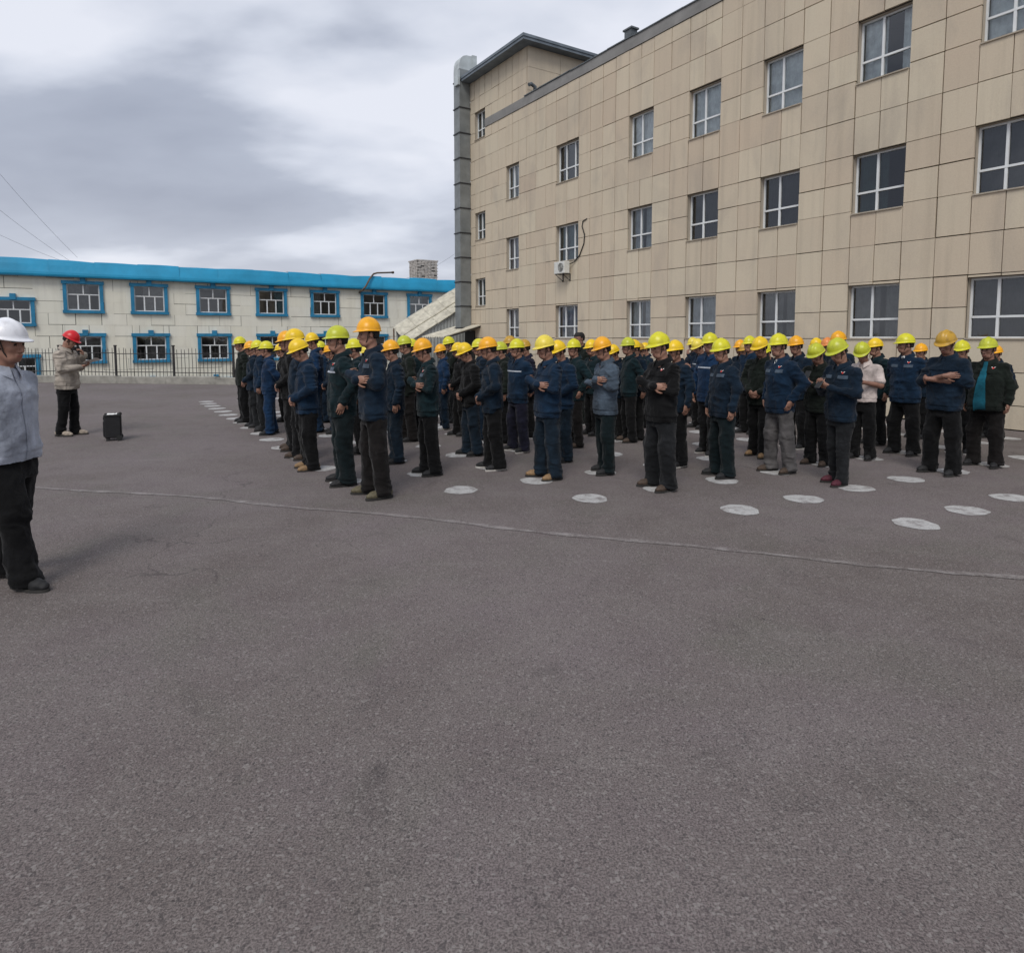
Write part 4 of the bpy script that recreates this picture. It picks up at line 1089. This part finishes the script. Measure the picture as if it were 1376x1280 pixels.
    V['strip'] = patch(grid(-.165, .165, 1.262, 1.282, 16, 1), 'reflective_strip', 'reflect', .006)
    V['panel'] = patch(grid(-.176, .176, 1.225, 1.315, 18, 8), 'chest_panel', 'c_slate', .004)
    wy = lambda z: .028 + .05 * np.clip((1.40 - z) / .5, 0, 1)
    V['shirt'] = patch([[(-wy(z) + 2 * wy(z) * i / 6, z) for i in range(7)] for z in np.linspace(hem + .0, 1.44, 26)], 'shirt', 'shirt_teal', .007)
    V['tee'] = patch([[(y, 1.448 - .055 * (1 - abs(t)) * k / 3) for t, y in ((-1, -.036), (-.5, -.02), (0, 0), (.5, .02), (1, .036))] for k in range(4)], 'shirt', 'badge_white', .004)
    return V
def make_trousers(key, seed, stance=.105, fwd=0.0, wide=1.0, slim=False):
    h = .0095; ext = abs(fwd); F = Field(np.arange(-.22 - ext, .26 + ext, h), np.arange(-.30, .30, h), np.arange(.0, 1.04, h))
    F.loft([(.72, .166, .112, 0), (.80, .162, .106, 0), (.94, .150, .098, .004), (1.02, .140, .092, .005)], .04)
    r = .80 if slim else 1.0
    for sg in (-1, 1):
        f = fwd * sg; kn = (.022 + f * .5, sg * stance * .98, .49); an = (-.012 + f, sg * (stance + .006), .045)
        F.cone((.0, sg * .078, .82), kn, .098 * wide, .083 * r * wide, .03); F.cone(kn, an, .082 * r * wide, .071 * r * wide, .02)
        F.cone((an[0] + .012, an[1], .12), (an[0] + .018, an[1], .055), .071 * r * wide, .079 * r * wide, .015)
    F.cut_below(.032)
    vs, q = F.net(); N = vnormals(vs, q); z = vs[:, 2]
    low = np.clip((.34 - z) / .25, 0, 1); knee = np.exp(-((z - .46) / .12) ** 2)
    d = .0085 * creases(vs, (9, 9, 6), seed) + .0045 * creases(vs, (17, 17, 13), seed + 3)
    d += low * .011 * creases(vs, (7, 7, 21), seed + 6) + knee * .006 * creases(vs, (9, 9, 20), seed + 8) + (-.006) * np.clip((z - .74) / .1, 0, 1) * np.abs(1 + 0 * z) + 0 * creases(vs, (12, 12, 12), seed + 12)
    vs = vs + N * (d * np.clip((1.0 - z) / .05, 0, 1))[:, None]; vs[:, 2] = np.clip(vs[:, 2], .03, 2)
    feet = []
    for sg in (-1, 1): feet.append((-.012 + fwd * sg, sg * (stance + .006)))
    return dict(mesh=np_mesh('trousers', vs, q, [M['c_black']]), feet=feet)
def make_shoe(kind):
    h = .006; F = Field(np.arange(-.13, .23, h), np.arange(-.08, .08, h), np.arange(-.01, .17, h))
    F.cone((-.055, 0, .055), (.02, 0, .058), .040, .040, .02); F.cone((.02, 0, .055), (.125, 0, .040), .040, .036, .02); F.cone((.11, 0, .036), (.165, .003, .034), .041, .030, .02)
    F.cone((-.03, 0, .06), (-.028, 0, .14 if kind == 'boot' else .095), .040, .041 if kind == 'boot' else .037, .02)
    F.ell((.0, 0, .10), (.012, .012, .012), None, .01); F.cut_below(.016)
    vs, q = F.net(); vs = relax(vs, q, 1); z = vs[:, 2]; vs = vs + vnormals(vs, q) * (.002 * creases(vs, (20, 20, 30), 5))[:, None]; vs[:, 2] = np.maximum(vs[:, 2], .014)
    ex = MB()
    for k in range(4): x = .035 + k * .022; ex.tube([(x, -.022, .098 - k * .0095), (x + .006, 0, .103 - k * .0095), (x, .022, .098 - k * .0095)], .0035, 5)
    up = np_mesh('shoe', vs, q, [M['s_black']], None, ex)
    mb = MB(); n = 28; o = []
    for k in range(n):
        w = 2 * math.pi * k / n; cx_ = math.cos(w); r = .050 if cx_ > 0 else .044
        o.append((.040 + .160 * cx_ * (1 if cx_ < 0 else 1.02) - (.0 if cx_ > 0 else -.018), r * math.copysign(abs(math.sin(w)) ** .75, math.sin(w))))
    mb.add([(x, y, .0) for x, y in o] + [(x * .995, y, .020) for x, y in o] + [(x, y, .020) for x, y in o],
           [tuple(range(n))[::-1], tuple(range(n, 2 * n))] + [(k, (k + 1) % n, n + (k + 1) % n, n + k) for k in range(n)], 0, False)
    return up, mb.mesh('sole', M['sole_dark'])
def make_hat_mesh():
    mb = MB(); nt, nr = 56, 14; rows = []
    def sh(w, ph, off):
        x, y, z = math.cos(w) * math.cos(ph), math.sin(w) * math.cos(ph), math.sin(ph)
        X, Y, Z = (.126 + off) * x - .008, (.107 + off) * y, .034 + (.122 + off) * z
        t = max(0.0, math.sin(ph)) ** .5
        Z += t * (.010 * math.exp(-(Y / .014) ** 2) + .005 * math.exp(-((abs(Y) - .046) / .010) ** 2)) * (1 if x > -.9 else .5)
        return (X, Y, Z)
    for k in range(nr):
        ph = math.pi / 2 * (1 - (k + .35) / (nr - .65)); rows.append([sh(2 * math.pi * q / nt, max(ph, 0), 0) for q in range(nt)])
    for j, fr in enumerate((.35, .75, 1.0)):                      # brim with a longer peak in front
        rw = []
        for q in range(nt):
            w = 2 * math.pi * q / nt; c = math.cos(w); e = .009 + .032 * max(0, c) ** 2.0
            x, y, z = sh(w, 0, 0); rw.append((x + e * fr * math.cos(w), y + e * fr * math.sin(w) * .9, z - .004 * fr - .016 * fr * max(0, c) ** 2))
        rows.append(rw)
    rows.append([(x * .985, y * .985, z - .005) for x, y, z in rows[-1]])
    for k in range(5):                                            # inside
        ph = math.pi / 2 * k / 5.2; rows.append([sh(2 * math.pi * q / nt, ph, -.006) for q in range(nt)])
    vs = [p for rw in rows for p in rw]; fs = []
    for k in range(len(rows) - 1):
        for q in range(nt): fs.append((k * nt + q, (k + 1) * nt + q, (k + 1) * nt + (q + 1) % nt, k * nt + (q + 1) % nt))
    top = len(vs); vs.append(sh(0, math.pi / 2, 0)); fs += [(top, q, (q + 1) % nt) for q in range(nt)]
    mb.add(vs, fs, 0, True)
    return mb.mesh('hard_hat', M['h_lime'])
def make_strap():
    mb = MB()
    for sg in (-1, 1):
        mb.tube([(.018, sg * .088, .035), (.026, sg * .078, -.01), (.032, sg * .068, -.06), (.044, sg * .040, -.108), (.052, 0, -.122)], .0042, 5)
        mb.tube([(-.045, sg * .085, .035), (-.01, sg * .082, -.02), (.024, sg * .076, -.04)], .0036, 5)
    return mb.mesh('chin_strap', M['strap'])
HAT, STRAP = make_hat_mesh(), make_strap()
SHOE = {k: make_shoe(k) for k in ('shoe', 'boot')}
TR = dict(a=make_trousers('a', 11), b=make_trousers('b', 23, stance=.135, wide=1.05), c=make_trousers('c', 37, stance=.10, fwd=.05, wide=1.04), d=make_trousers('d', 53, stance=.12, fwd=-.04), slim=make_trousers('s', 71, stance=.095, fwd=.05, slim=True), walk=make_trousers('w', 83, stance=.10, fwd=-.18, wide=1.06))
VA = {}
VA['sides'] = make_variant('sides', 'sides', 1, 0, 6)
VA['sides2'] = make_variant('sides2', 'sides', 2, 14, 12, stance=.13, stout=1.05)
VA['tall'] = make_variant('tall', 'crossed', 3, 4, 2)
VA['crossed'] = make_variant('crossed', 'crossed', 4, 2, 14, stout=1.03)
VA['bare'] = make_variant('bare', 'crossed', 5, -6, 24, sleeve=.30, stout=1.06, hem=.79)
VA['clasped'] = make_variant('clasped', 'clasped', 6, 0, 10)
VA['clasped2'] = make_variant('clasped2', 'clasped', 7, -8, 22, slump=.02)
VA['behind'] = make_variant('behind', 'behind', 8, 6, 2)
VA['behind2'] = make_variant('behind2', 'behind', 9, -30, 3, stout=1.04, stance=.13)
VA['phone'] = make_variant('phone', 'phone', 10, 0, 28, slump=.02)
VA['pockets'] = make_variant('pockets', 'pockets', 11, 10, 2, stout=1.04)
VA['chin'] = make_variant('chin', 'chin', 12, 0, 10)
VA['polo'] = make_variant('polo', 'phone', 13, 8, 34, short=True, slump=.025, hem=.86)
VA['open'] = make_variant('open', 'sides', 14, -4, 6, stout=1.10, fat=.035, stance=.13)
VA['reader'] = make_variant('reader', 'reader', 15, 0, 30, stout=1.06, slump=.02, hem=.78)
VA['foreman'] = make_variant('foreman', 'foreman', 16, 0, 5, stout=1.05, hem=.83)

def over(o, mat):
    """own material on a shared mesh"""
    o.material_slots[0].link = 'OBJECT'; o.material_slots[0].material = mat; return o
def child(name, me, parent, mat=None):
    o = link(bpy.data.objects.new(name, me), parent)
    if mat is not None: over(o, mat)
    return o
FACE = math.atan2(-v[1], -v[0]) - math.radians(12)
def person(pos, height, heading, var, hat, jac, tro, shoe, legs, label, badge=False, strip=False, tee=False, openj=False, boot=False, pale=False, tilt=0.0, group='workers standing in formation'):
    V = VA[var]; T = TR[legs]
    top = (V['hc'] + V['Rh'] @ np.array([0, 0, .157]))[2] if hat else 1.70
    sc = height / top
    o = bpy.data.objects.new('person', V['body']); o.location = (pos[0], pos[1], 0.004); o.scale = (sc, sc, sc); o.rotation_euler = (0, 0, heading)
    rv = random.Random(label); wx, wy_ = rv.uniform(.95, 1.07), rv.uniform(.95, 1.07)
    flip = -1 if (not badge and not openj and rv.random() < .5 and var not in ('reader', 'foreman', 'phone', 'polo')) else 1
    o.scale = (sc * wx, sc * wy_ * flip, sc); o.rotation_euler = (rv.uniform(-.015, .015), rv.uniform(-.005, .03), heading)
    link(o); tag(o, label, 'person', group)
    child('jacket' if not V['short'] else 'polo_shirt', V['jacket'], o, M['c_' + jac])
    child('trousers', T['mesh'], o, M['c_' + tro]); child('collar', V['collar'], o, M['c_' + jac])
    up, sl = SHOE['boot' if boot else 'shoe']
    for (fx, fy), sg in zip(T['feet'], (-1, 1)):
        s_ = child('shoe', up, o, M['s_' + shoe]); s_.location = (fx + .005, fy, 0); s_.rotation_euler = (0, 0, sg * .16)
        child('sole', sl, s_, M['sole_pale' if pale else 'sole_dark'])
    child('hair', V['hair'], o)
    if hat:
        h = child('hard_hat', HAT, o, M['h_' + hat]); Rm = Matrix(V['Rh'].tolist()).to_4x4()
        h.matrix_local = Matrix.Translation(Vector(V['hc'])) @ Rm @ Matrix.Rotation(tilt - .06, 4, 'Y') @ Matrix.Translation((0, 0, .004))
        st_ = child('chin_strap', STRAP, h)
    if not V['short']:
        cm = M['c_' + jac]
        if openj: child('shirt', V['shirt'], o)
        else: child('placket', V['placket'], o, cm)
        for fl in (V['flaps'] if var != 'foreman' else []): child('pocket_flap', fl, o, M['c_slate'] if badge and jac in ('navy', 'blue', 'teal') else cm)
        if badge: child('badge', V['badge_w'], o); child('badge', V['badge_r'], o)
        if strip: child('reflective_strip', V['strip'], o)
        if tee: child('shirt', V['tee'], o)
    else: child('placket', V['placket'], o, M['c_' + jac])
    return o
def put(xh, ytop, xf, yf, depth=None, **k):
    if yf is not None: P = gnd((xh + xf) / 2, yf)
    else: P = at_depth(xh, 453, depth); P[2] = 0
    top = CAMH + (HORY - ytop) / FPX * P[1]
    return P, float(np.clip(top, 1.56, 1.93))
#      helmet x,top  feet x,y  depth  turn  variant hat jacket trousers shoe legs  extras  label
W = [
 (329, 453, 330, 567, None, 6, 'sides', 'lime', 'green', 'black', 'black', 'a', {}, 'worker in lime hard hat, dark jacket, first at far end of front rank'),
 (342, 459, 346, 574, None, 0, 'clasped', 'orange', 'navy', 'charcoal', 'black', 'c', {}, 'worker in orange-yellow hard hat, second from the far end of the front rank'),
 (353, 458, 357, 578.5, None, 4, 'sides2', 'lime', 'blue', 'charcoal', 'black', 'a', {}, 'worker in lime hard hat, blue jacket, third from far end of front rank'),
 (364, 459, 366, 583, None, -4, 'behind', 'lime', 'bright', 'bright', 'black', 'd', {}, 'worker in matching bright blue jacket and trousers with lime hard hat'),
 (380, 463, 386, 566, None, 0, 'clasped', 'yellow', 'black', 'black', 'black', 'a', {}, 'worker in black seen in the gap beside the pair in blue, narrow dark legs'),
 (391, 446, 396, 604, None, 3, 'clasped', 'orange', 'black', 'black', 'brown', 'a', {}, 'tall worker all in black, orange hard hat, before the tan-booted worker'),
 (407, 443, 409, 616, None, 0, 'sides', 'yellow', 'navy', 'black', 'brown', 'c', dict(boot=True), 'tall worker with big yellow hard hat right behind the tan-booted worker'),
 (412, 457, 424, 630, None, 4, 'clasped2', 'yellow', 'blue', 'black', 'tan', 'a', dict(boot=True, badge=False), 'short worker in navy jacket and tan boots looking down, orange-yellow hard hat'),
 (424, 448, 433, 580, None, 0, 'sides2', 'yellow', 'bright', 'blue', 'black', 'a', {}, 'worker in bright blue jacket half hidden behind the tan-booted worker'),
 (435, 459, 440, 567, None, 0, 'sides', 'lime', 'blue', 'navy', 'black', 'a', {}, 'worker in lime hat, blue jacket, between the tan-booted and green-trousered workers'),
 (447, 463, 0, None, 11.6, 0, 'clasped', 'orange', 'navy', 'navy', 'black', 'a', {}, 'worker with small orange hard hat just in front of the green-trousered worker'),
 (466, 439, 462, 649, None, -4, 'pockets', 'limegreen', 'teal', 'darkteal', 'black', 'b', dict(badge=True, strip=True), 'worker in dark green trousers and lime hard hat beside the tallest worker'),
 (483, 456, 0, None, 9.6, 0, 'sides', 'lime', 'teal', 'black', 'black', 'a', {}, 'worker in lime hard hat between the green-trousered worker and the tallest worker'),
 (505, 428, 506, 666, None, -4, 'tall', 'orange', 'navy', 'brownblack', 'khaki', 'd', dict(badge=True, boot=True), 'tallest worker, arms folded, navy jacket, orange hard hat, khaki boots, off the dots'),
 (496, 467, 0, None, 11.0, 0, 'clasped', 'pale', 'purple', 'black', 'black', 'a', {}, 'worker mostly hidden behind the tallest worker, only pale hat brim showing'),
 (529, 458, 537, 621, None, -6, 'sides2', 'orange', 'navy', 'jeans', 'black', 'a', {}, 'worker in orange hard hat and dark blue clothes right behind the tallest worker'),
 (545, 452, 553, 592, None, 0, 'clasped', 'limegreen', 'green', 'brownblack', 'black', 'c', {}, 'worker in stickered lime hard hat and dark green jacket with hands clasped'),
 (558, 456, 562, 585, None, 0, 'sides', 'lime', 'teal', 'black', 'black', 'a', {}, 'worker in lime hard hat following the one with clasped hands, dark teal jacket'),
 (567, 461, 0, None, 12.6, 0, 'sides', 'yellow', 'navy', 'navy', 'black', 'a', {}, 'worker whose yellow hard hat shows just left of a teal-jacketed worker with badge'),
 (580, 456, 577, 637, None, 2, 'crossed', 'orange', 'teal', 'black', 'black', 'd', dict(badge=True), 'worker in teal jacket with red badge, orange hard hat, black trousers, beside an empty dot'),
 (597, 463, 598, 576, None, 4, 'sides2', 'orange', 'bright', 'navy', 'white', 'a', dict(pale=True), 'worker in bright blue jacket and white sneakers with small orange hard hat'),
 (611, 453, 607, 567, None, 0, 'chin', 'lime', 'green', 'charcoal', 'black', 'a', {}, 'worker in lime hard hat with a hand raised to his chin'),
 (624, 461, 616, 585, None, 0, 'clasped', 'yellow', 'black', 'black', 'black', 'c', {}, 'worker in yellow hard hat standing behind the black-jacketed worker in blue jeans'),
 (637, 462, 632, 611, None, 6, 'clasped2', 'yellow', 'black', 'jeans', 'black', 'c', dict(badge=False), 'short worker in black jacket and blue jeans, yellow hard hat'),
 (647, 456, 648, 590, None, 0, 'sides', 'lime', 'navy', 'navy', 'black', 'a', {}, 'worker in lime hard hat between the short jeans wearer and the white-soled worker'),
 (665, 454, 664, 630, None, -3, 'clasped', 'orange', 'navy', 'black', 'black', 'c', dict(badge=False, pale=True), 'worker in plain dark navy jacket, hands held low, white-soled shoes, orange hard hat'),
 (677, 460, 0, None, 10.6, 0, 'sides', 'limegreen', 'green', 'black', 'black', 'a', {}, 'worker hidden behind the white-soled worker, lime hard hat edge showing'),
 (690, 452, 0, None, 12.4, 0, 'sides', 'dirty', 'navy', 'black', 'black', 'a', {}, 'worker in grimy orange hard hat directly behind the one with hands behind his back'),
 (683, 457, 0, None, 13.6, 0, 'clasped', 'dirty', 'black', 'black', 'black', 'a', {}, 'worker in brown-stained hard hat far back before the beige wall'),
 (695, 456, 698, 606, None, 12, 'behind', 'lime', 'blue', 'purple', 'black', 'b', dict(strip=True, pale=True), 'worker in blue jacket with chest tape, hands behind back, dark navy trousers'),
 (711, 457, 0, None, 11.2, 6, 'sides2', 'dirty', 'purple', 'black', 'black', 'a', {}, 'worker in dull brownish hard hat between two blue-jacketed workers'),
 (733, 452, 739, 642, None, -6, 'crossed', 'pale', 'blue', 'jeans', 'tan', 'd', dict(boot=True, strip=False), 'worker in blue jacket with folded arms, pale yellow hard hat, tan boots'),
 (753, 459, 759, 619, None, -4, 'clasped2', 'yellow', 'blue', 'jeans', 'black', 'a', {}, 'worker in blue jacket and teal-blue trousers right behind the pale-hatted folded-arms worker'),
 (770, 456, 775, 600, None, 0, 'pockets', 'lime', 'teal', 'brownblack', 'brown', 'a', dict(boot=True), 'worker in lime hard hat, dark teal jacket and brown boots'),
 (782, 449, 0, None, 13.0, 10, 'sides', None, 'green', 'green', 'black', 'a', {}, 'bareheaded dark-haired person in green jacket at the back of the formation'),
 (798, 457, 0, None, 11.4, 0, 'clasped', 'yellow', 'teal', 'black', 'black', 'a', {}, 'worker in yellow hard hat just before the slate-jacketed worker'),
 (814, 454, 815, 635, None, 6, 'crossed', 'orange', 'slate', 'darkteal', 'black', 'd', dict(tilt=.05, badge=False), 'worker in pale slate jacket with folded arms, orange hard hat, teal trousers'),
 (830, 468, 0, None, 11.0, 0, 'clasped2', 'yellow', 'navy', 'black', 'black', 'a', {}, 'worker bowing his yellow hard hat behind the slate-jacketed worker'),
 (845, 454, 846, 593, None, 0, 'behind', 'limegreen', 'teal', 'black', 'brown', 'a', {}, 'worker in lime hard hat with hands behind back, dark teal jacket, behind the slate-jacketed one'),
 (856, 457, 0, None, 10.9, 0, 'sides', 'yellow', 'navy', 'black', 'black', 'a', {}, 'worker in yellow hard hat right behind the teal jacket with hands behind back'),
 (862, 461, 0, None, 12.4, 4, 'sides2', 'dirty', 'teal', 'black', 'black', 'a', {}, 'worker in dull yellow hard hat near the beige wall behind the black-jacketed worker'),
 (869, 461, 0, None, 13.6, 0, 'clasped', 'yellow', 'navy', 'black', 'black', 'a', {}, 'rearmost worker in bright yellow hard hat behind the black-jacketed worker'),
 (891, 448, 883, 656, None, 4, 'crossed', 'lime', 'black', 'charcoal', 'brown', 'b', dict(badge=True, boot=True), 'worker in plain black jacket with folded arms, lime hard hat, brown shoes wide apart'),
 (908, 458, 909, 626, None, 0, 'sides', 'yellow', 'navy', 'black', 'black', 'a', dict(pale=True), 'worker in yellow hard hat hidden right behind the black-jacketed worker'),
 (933, 454, 932, 560, None, 0, 'chin', 'pale', 'navy', 'black', 'black', 'a', {}, 'rear worker lifting a hand to his face, pale yellow hard hat'),
 (942, 457, 938, 575, None, 8, 'phone', 'pale', 'blue', 'black', 'black', 'a', dict(strip=True), 'worker in pale hard hat and taped blue jacket looking down at his hands'),
 (955, 448, 950, 610, None, 4, 'sides', 'lime', 'bright', 'black', 'black', 'c', dict(strip=True, pale=True), 'worker in bright blue jacket with reflective chest strip and lime hard hat'),
 (972, 456, 967, 640, None, 2, 'sides2', 'lime', 'navy', 'darkteal', 'black', 'b', dict(badge=True), 'worker in navy jacket with badge, arms hanging, lime hard hat, on a white dot'),
 (994, 457, 994, 573, None, 0, 'sides', 'orange', 'navy', 'navy', 'black', 'a', {}, 'worker in orange hard hat and navy clothes in the rear file'),
 (1009, 452, 0, None, 11.6, 0, 'behind', 'lime', 'blue', 'black', 'black', 'a', {}, 'worker in lime hard hat rising behind the worker in brown shoes with clasped hands'),
 (1003, 461, 0, None, 12.4, 0, 'sides2', 'dirty', 'slate', 'black', 'black', 'a', {}, 'worker in stickered orange hard hat and slate jacket in the rear file'),
 (1019, 454, 1020, 613, None, 10, 'clasped2', 'yellow', 'green', 'black', 'tan', 'c', dict(badge=False), 'worker in dark green jacket looking down at clasped hands, tan shoes'),
 (1036, 467, 0, None, 11.3, 0, 'clasped2', 'lime', 'navy', 'black', 'black', 'a', {}, 'worker whose lime hard hat shows low behind the grey-trousered worker'),
 (1053, 449, 1043, 634, None, 6, 'pockets', 'lime', 'blue', 'grey', 'brown', 'd', dict(badge=True, tee=True), 'worker in blue jacket and grey trousers, lime hard hat'),
 (1071, 452, 1069, 601, None, 0, 'sides', 'orange', 'navy', 'black', 'black', 'b', dict(pale=True), 'worker in orange hard hat right behind the grey-trousered worker'),
 (1098, 455, 0, None, 12.4, 0, 'sides2', 'yellow', 'navy', 'black', 'black', 'a', {}, 'rear worker in small yellow hard hat before the beige wall window'),
 (1104, 463, 1093, 624, None, 8, 'phone', 'limegreen', 'green', 'black', 'brown', 'a', dict(badge=False), 'worker in dark green jacket holding a phone at his chest, lime hard hat'),
 (1131, 446, 0, None, 10.4, 0, 'clasped', 'orange', 'navy', 'black', 'black', 'a', {}, 'tall worker in orange hard hat behind the maroon-shoed worker'),
 (1116, 454, 0, None, 11.5, 0, 'sides', 'dullred', 'navy', 'black', 'black', 'a', {}, 'worker in reddish-orange hard hat behind the phone holder'),
 (1130, 457, 1122, 650, None, 8, 'phone', 'limegreen', 'navy', 'charcoal', 'maroon', 'slim', dict(badge=True), 'worker in navy jacket with red badge and maroon shoes checking his phone'),
 (1156, 462, 1160, 616, None, 18, 'polo', 'limegreen', 'polo', 'black', 'black', 'a', {}, 'person in short-sleeved pale polo shirt bowing over a phone, lime hard hat'),
 (1172, 455, 1180, 597, None, 0, 'sides', 'yellow', 'teal', 'black', 'black', 'a', {}, 'worker in yellow hard hat and dark teal jacket behind the polo shirt wearer'),
 (1222, 449, 1205, 610, None, 10, 'behind2', 'lime', 'blue', 'black', 'black', 'b', dict(badge=True, tee=True), 'worker in blue jacket turning his head, legs apart, bright lime hard hat'),
 (1235, 462, 1232, 588, None, 0, 'sides', 'orange', 'navy', 'black', 'black', 'a', {}, 'worker hidden behind the blue-jacketed worker with legs apart'),
 (1266, 446, 1262, 636, None, 14, 'bare', 'dirty', 'navy', 'black', 'black', 'b', dict(badge=False), 'worker with bare folded forearms, stained orange hard hat bowed, dark navy jacket'),
 (1291, 458, 1291, 608, None, 0, 'clasped', 'lime', 'green', 'black', 'black', 'a', dict(pale=True), 'worker in lime hard hat between the bare-armed worker and the teal shirt wearer'),
 (1322, 454, 1322, 626, None, 4, 'open', 'limegreen', 'green', 'brownblack', 'black', 'b', dict(badge=True, openj=True), 'stout worker in open dark jacket over a bright teal shirt'),
 (1341, 464, 0, None, 11.0, 0, 'sides', 'orange', 'navy', 'black', 'black', 'a', {}, 'worker in orange hard hat behind the teal shirt wearer'),
]
rp = random.Random(77)
for (xh, yt, xf, yf, dep, turn, var, hat, jac, tro, sho, legs, kw, label) in W:
    P, ht = put(xh, yt, xf if yf is not None else xh, yf, dep)
    person(P, ht, FACE + math.radians(turn + rp.uniform(-10, 10)), var, hat, jac, tro, sho, legs, label, **kw)
# phones in hands
def held_phone(o_pos, heading, sc, label):
    mb = MB(); mb.bbox(-.038, .038, -.004, .004, -.076, .076, .003); mb.add([(-.035, .0046, -.072), (.035, .0046, -.072), (.035, .0046, .072), (-.035, .0046, .072)], [(3, 2, 1, 0)], 1)
    o = mb.build('phone', [M['black_plastic'], M['screen']]); return tag(o, label, 'phone', 'phones held by workers')
def phone_for(label_match, label):
    for o in [q for q in col.objects if q.get('label', '') == label_match]:
        s = o.scale[0]; R = Matrix.Rotation(o.rotation_euler[2], 4, 'Z')
        p = held_phone(None, 0, s, label)
        p.matrix_world = Matrix.Translation(o.location) @ R @ Matrix.Translation(Vector((.345, .005, 1.255)) * s) @ Matrix.Rotation(math.radians(90), 4, 'Z') @ Matrix.Rotation(math.radians(-38), 4, 'X')
phone_for('worker in dark green jacket holding a phone at his chest, lime hard hat', 'dark phone held by the worker in dark green jacket')
phone_for('worker in navy jacket with red badge and maroon shoes checking his phone', 'phone in the hands of the maroon-shoed worker')
phone_for('person in short-sleeved pale polo shirt bowing over a phone, lime hard hat', 'phone in the hands of the polo shirt wearer')

# the speaker in the red hat, with papers and a microphone
P = gnd(92, 585); red = person(P, CAMH + (HORY - 446) / FPX * P[1], math.radians(4), 'reader', 'red', 'khakigrey', 'black', 'sand', 'slim', 'person in red hard hat and greyish beige jacket reading from papers beside a black loudspeaker', badge=False, group='people facing the formation')
s = red.scale[0]; Rr = Matrix.Translation(red.location) @ Matrix.Rotation(red.rotation_euler[2], 4, 'Z')
mb = MB(); vs = []
for i in range(7):
    for j in range(5): vs.append((-.105 + .21 * i / 6, -.148 + .296 * j / 4, .012 * math.sin(i * .9) + .01 * math.sin(j * 1.1)))
mb.add(vs, [(i * 5 + j, (i + 1) * 5 + j, (i + 1) * 5 + j + 1, i * 5 + j + 1) for i in range(6) for j in range(4)], 0, True)
o = mb.build('paper_sheet', M['paper']); tag(o, 'white papers held by the person in the red hard hat', 'paper')
o.matrix_world = Rr @ Matrix.Translation(Vector((.43, -.03, 1.20)) * s) @ Matrix.Rotation(math.radians(-28), 4, 'Y') @ Matrix.Rotation(.2, 4, 'Z')
mb = MB(); mb.tube([(0, 0, -.13), (0, 0, .02), (0, 0, .05)], [.014, .017, .022], 10); mic = mb.build('microphone', M['black_plastic'])
tag(mic, 'black handheld microphone at the mouth of the person in the red hard hat', 'microphone')
mb = MB(); mb.tube([(0, 0, .05), (0, 0, .06), (0, 0, .085), (0, 0, .10)], [.022, .029, .027, .010], 12); mb.build('grille', M['dark_steel'], mic)
mic.matrix_world = Rr @ Matrix.Translation(Vector((.205, .03, 1.42)) * s) @ Matrix.Rotation(math.radians(-25), 4, 'Y')

# the foreman at the left edge
P = gnd(20, 782); fm = person(P, CAMH + (HORY - 430) / FPX * P[1], math.radians(-4), 'foreman', 'white', 'palegrey', 'black', 'black', 'walk', 'person in white hard hat, pale grey jacket and black trousers seen from the side', badge=False, boot=False, group='people facing the formation')

# trolley loudspeaker
P = gnd(153, 591); SP = empty('trolley_loudspeaker', (P[0], P[1], 0), math.radians(-62))
tag(SP, 'black portable trolley loudspeaker standing alone on the asphalt', 'loudspeaker')
mb = MB(); mb.bbox(-.13, .13, -.12, .12, .045, .42, .018); mb.build('cabinet', M['black_plastic'], SP)
mb = MB(); mb.bbox(-.112, .112, -.135, -.121, .07, .33, .005); gr = mb.build('grille', M['dark_steel'], SP)
for z, r in ((.16, .085), (.285, .035)):
    mb = MB(); mb.tube([(r * math.cos(w), -.137, z + r * math.sin(w)) for w in np.linspace(0, 2 * math.pi, 25)], .006, 6); mb.build('driver_ring', M['rubber'], gr)
mb = MB(); mb.bbox(-.10, .10, -.134, -.121, .345, .40, .004); mb.build('control_panel', M['rubber'], SP)
for sx in (-1, 1):
    mb = MB(); mb.tube([(sx * .135 - .018, .09, .045), (sx * .135 + .018, .09, .045)], .045, 14); mb.build('wheel', M['rubber'], SP)
    mb = MB(); mb.box(sx * .095 - .02, sx * .095 + .02, -.10, -.06, .0, .05); mb.build('foot', M['rubber'], SP)
mb = MB(); mb.tube([(-.07, .10, .42), (-.07, .105, .455), (.07, .105, .455), (.07, .10, .42)], .009, 6); mb.build('handle', M['dark_steel'], SP)
for sx in (-1, 1):
    mb = MB(); mb.bbox(sx * .13 - .012, sx * .13 + .012, -.125, .125, .405, .437, .006); mb.build('corner_guard', M['rubber'], SP)
mb = MB(); rr = random.Random(4); vs = []
for i in range(9):
    for j in range(7): vs.append((-.10 + .2 * i / 8, -.08 + .14 * j / 6, rr.uniform(0, .022) + .012))
mb.add(vs, [(i * 7 + j, (i + 1) * 7 + j, (i + 1) * 7 + j + 1, i * 7 + j + 1) for i in range(8) for j in range(6)])
o = mb.build('crumpled_paper', M['paper']); o.matrix_world = Matrix.Translation((P[0], P[1], .412)) @ Matrix.Rotation(math.radians(-62), 4, 'Z')
tag(o, 'crumpled white paper lying on top of the black loudspeaker', 'paper')
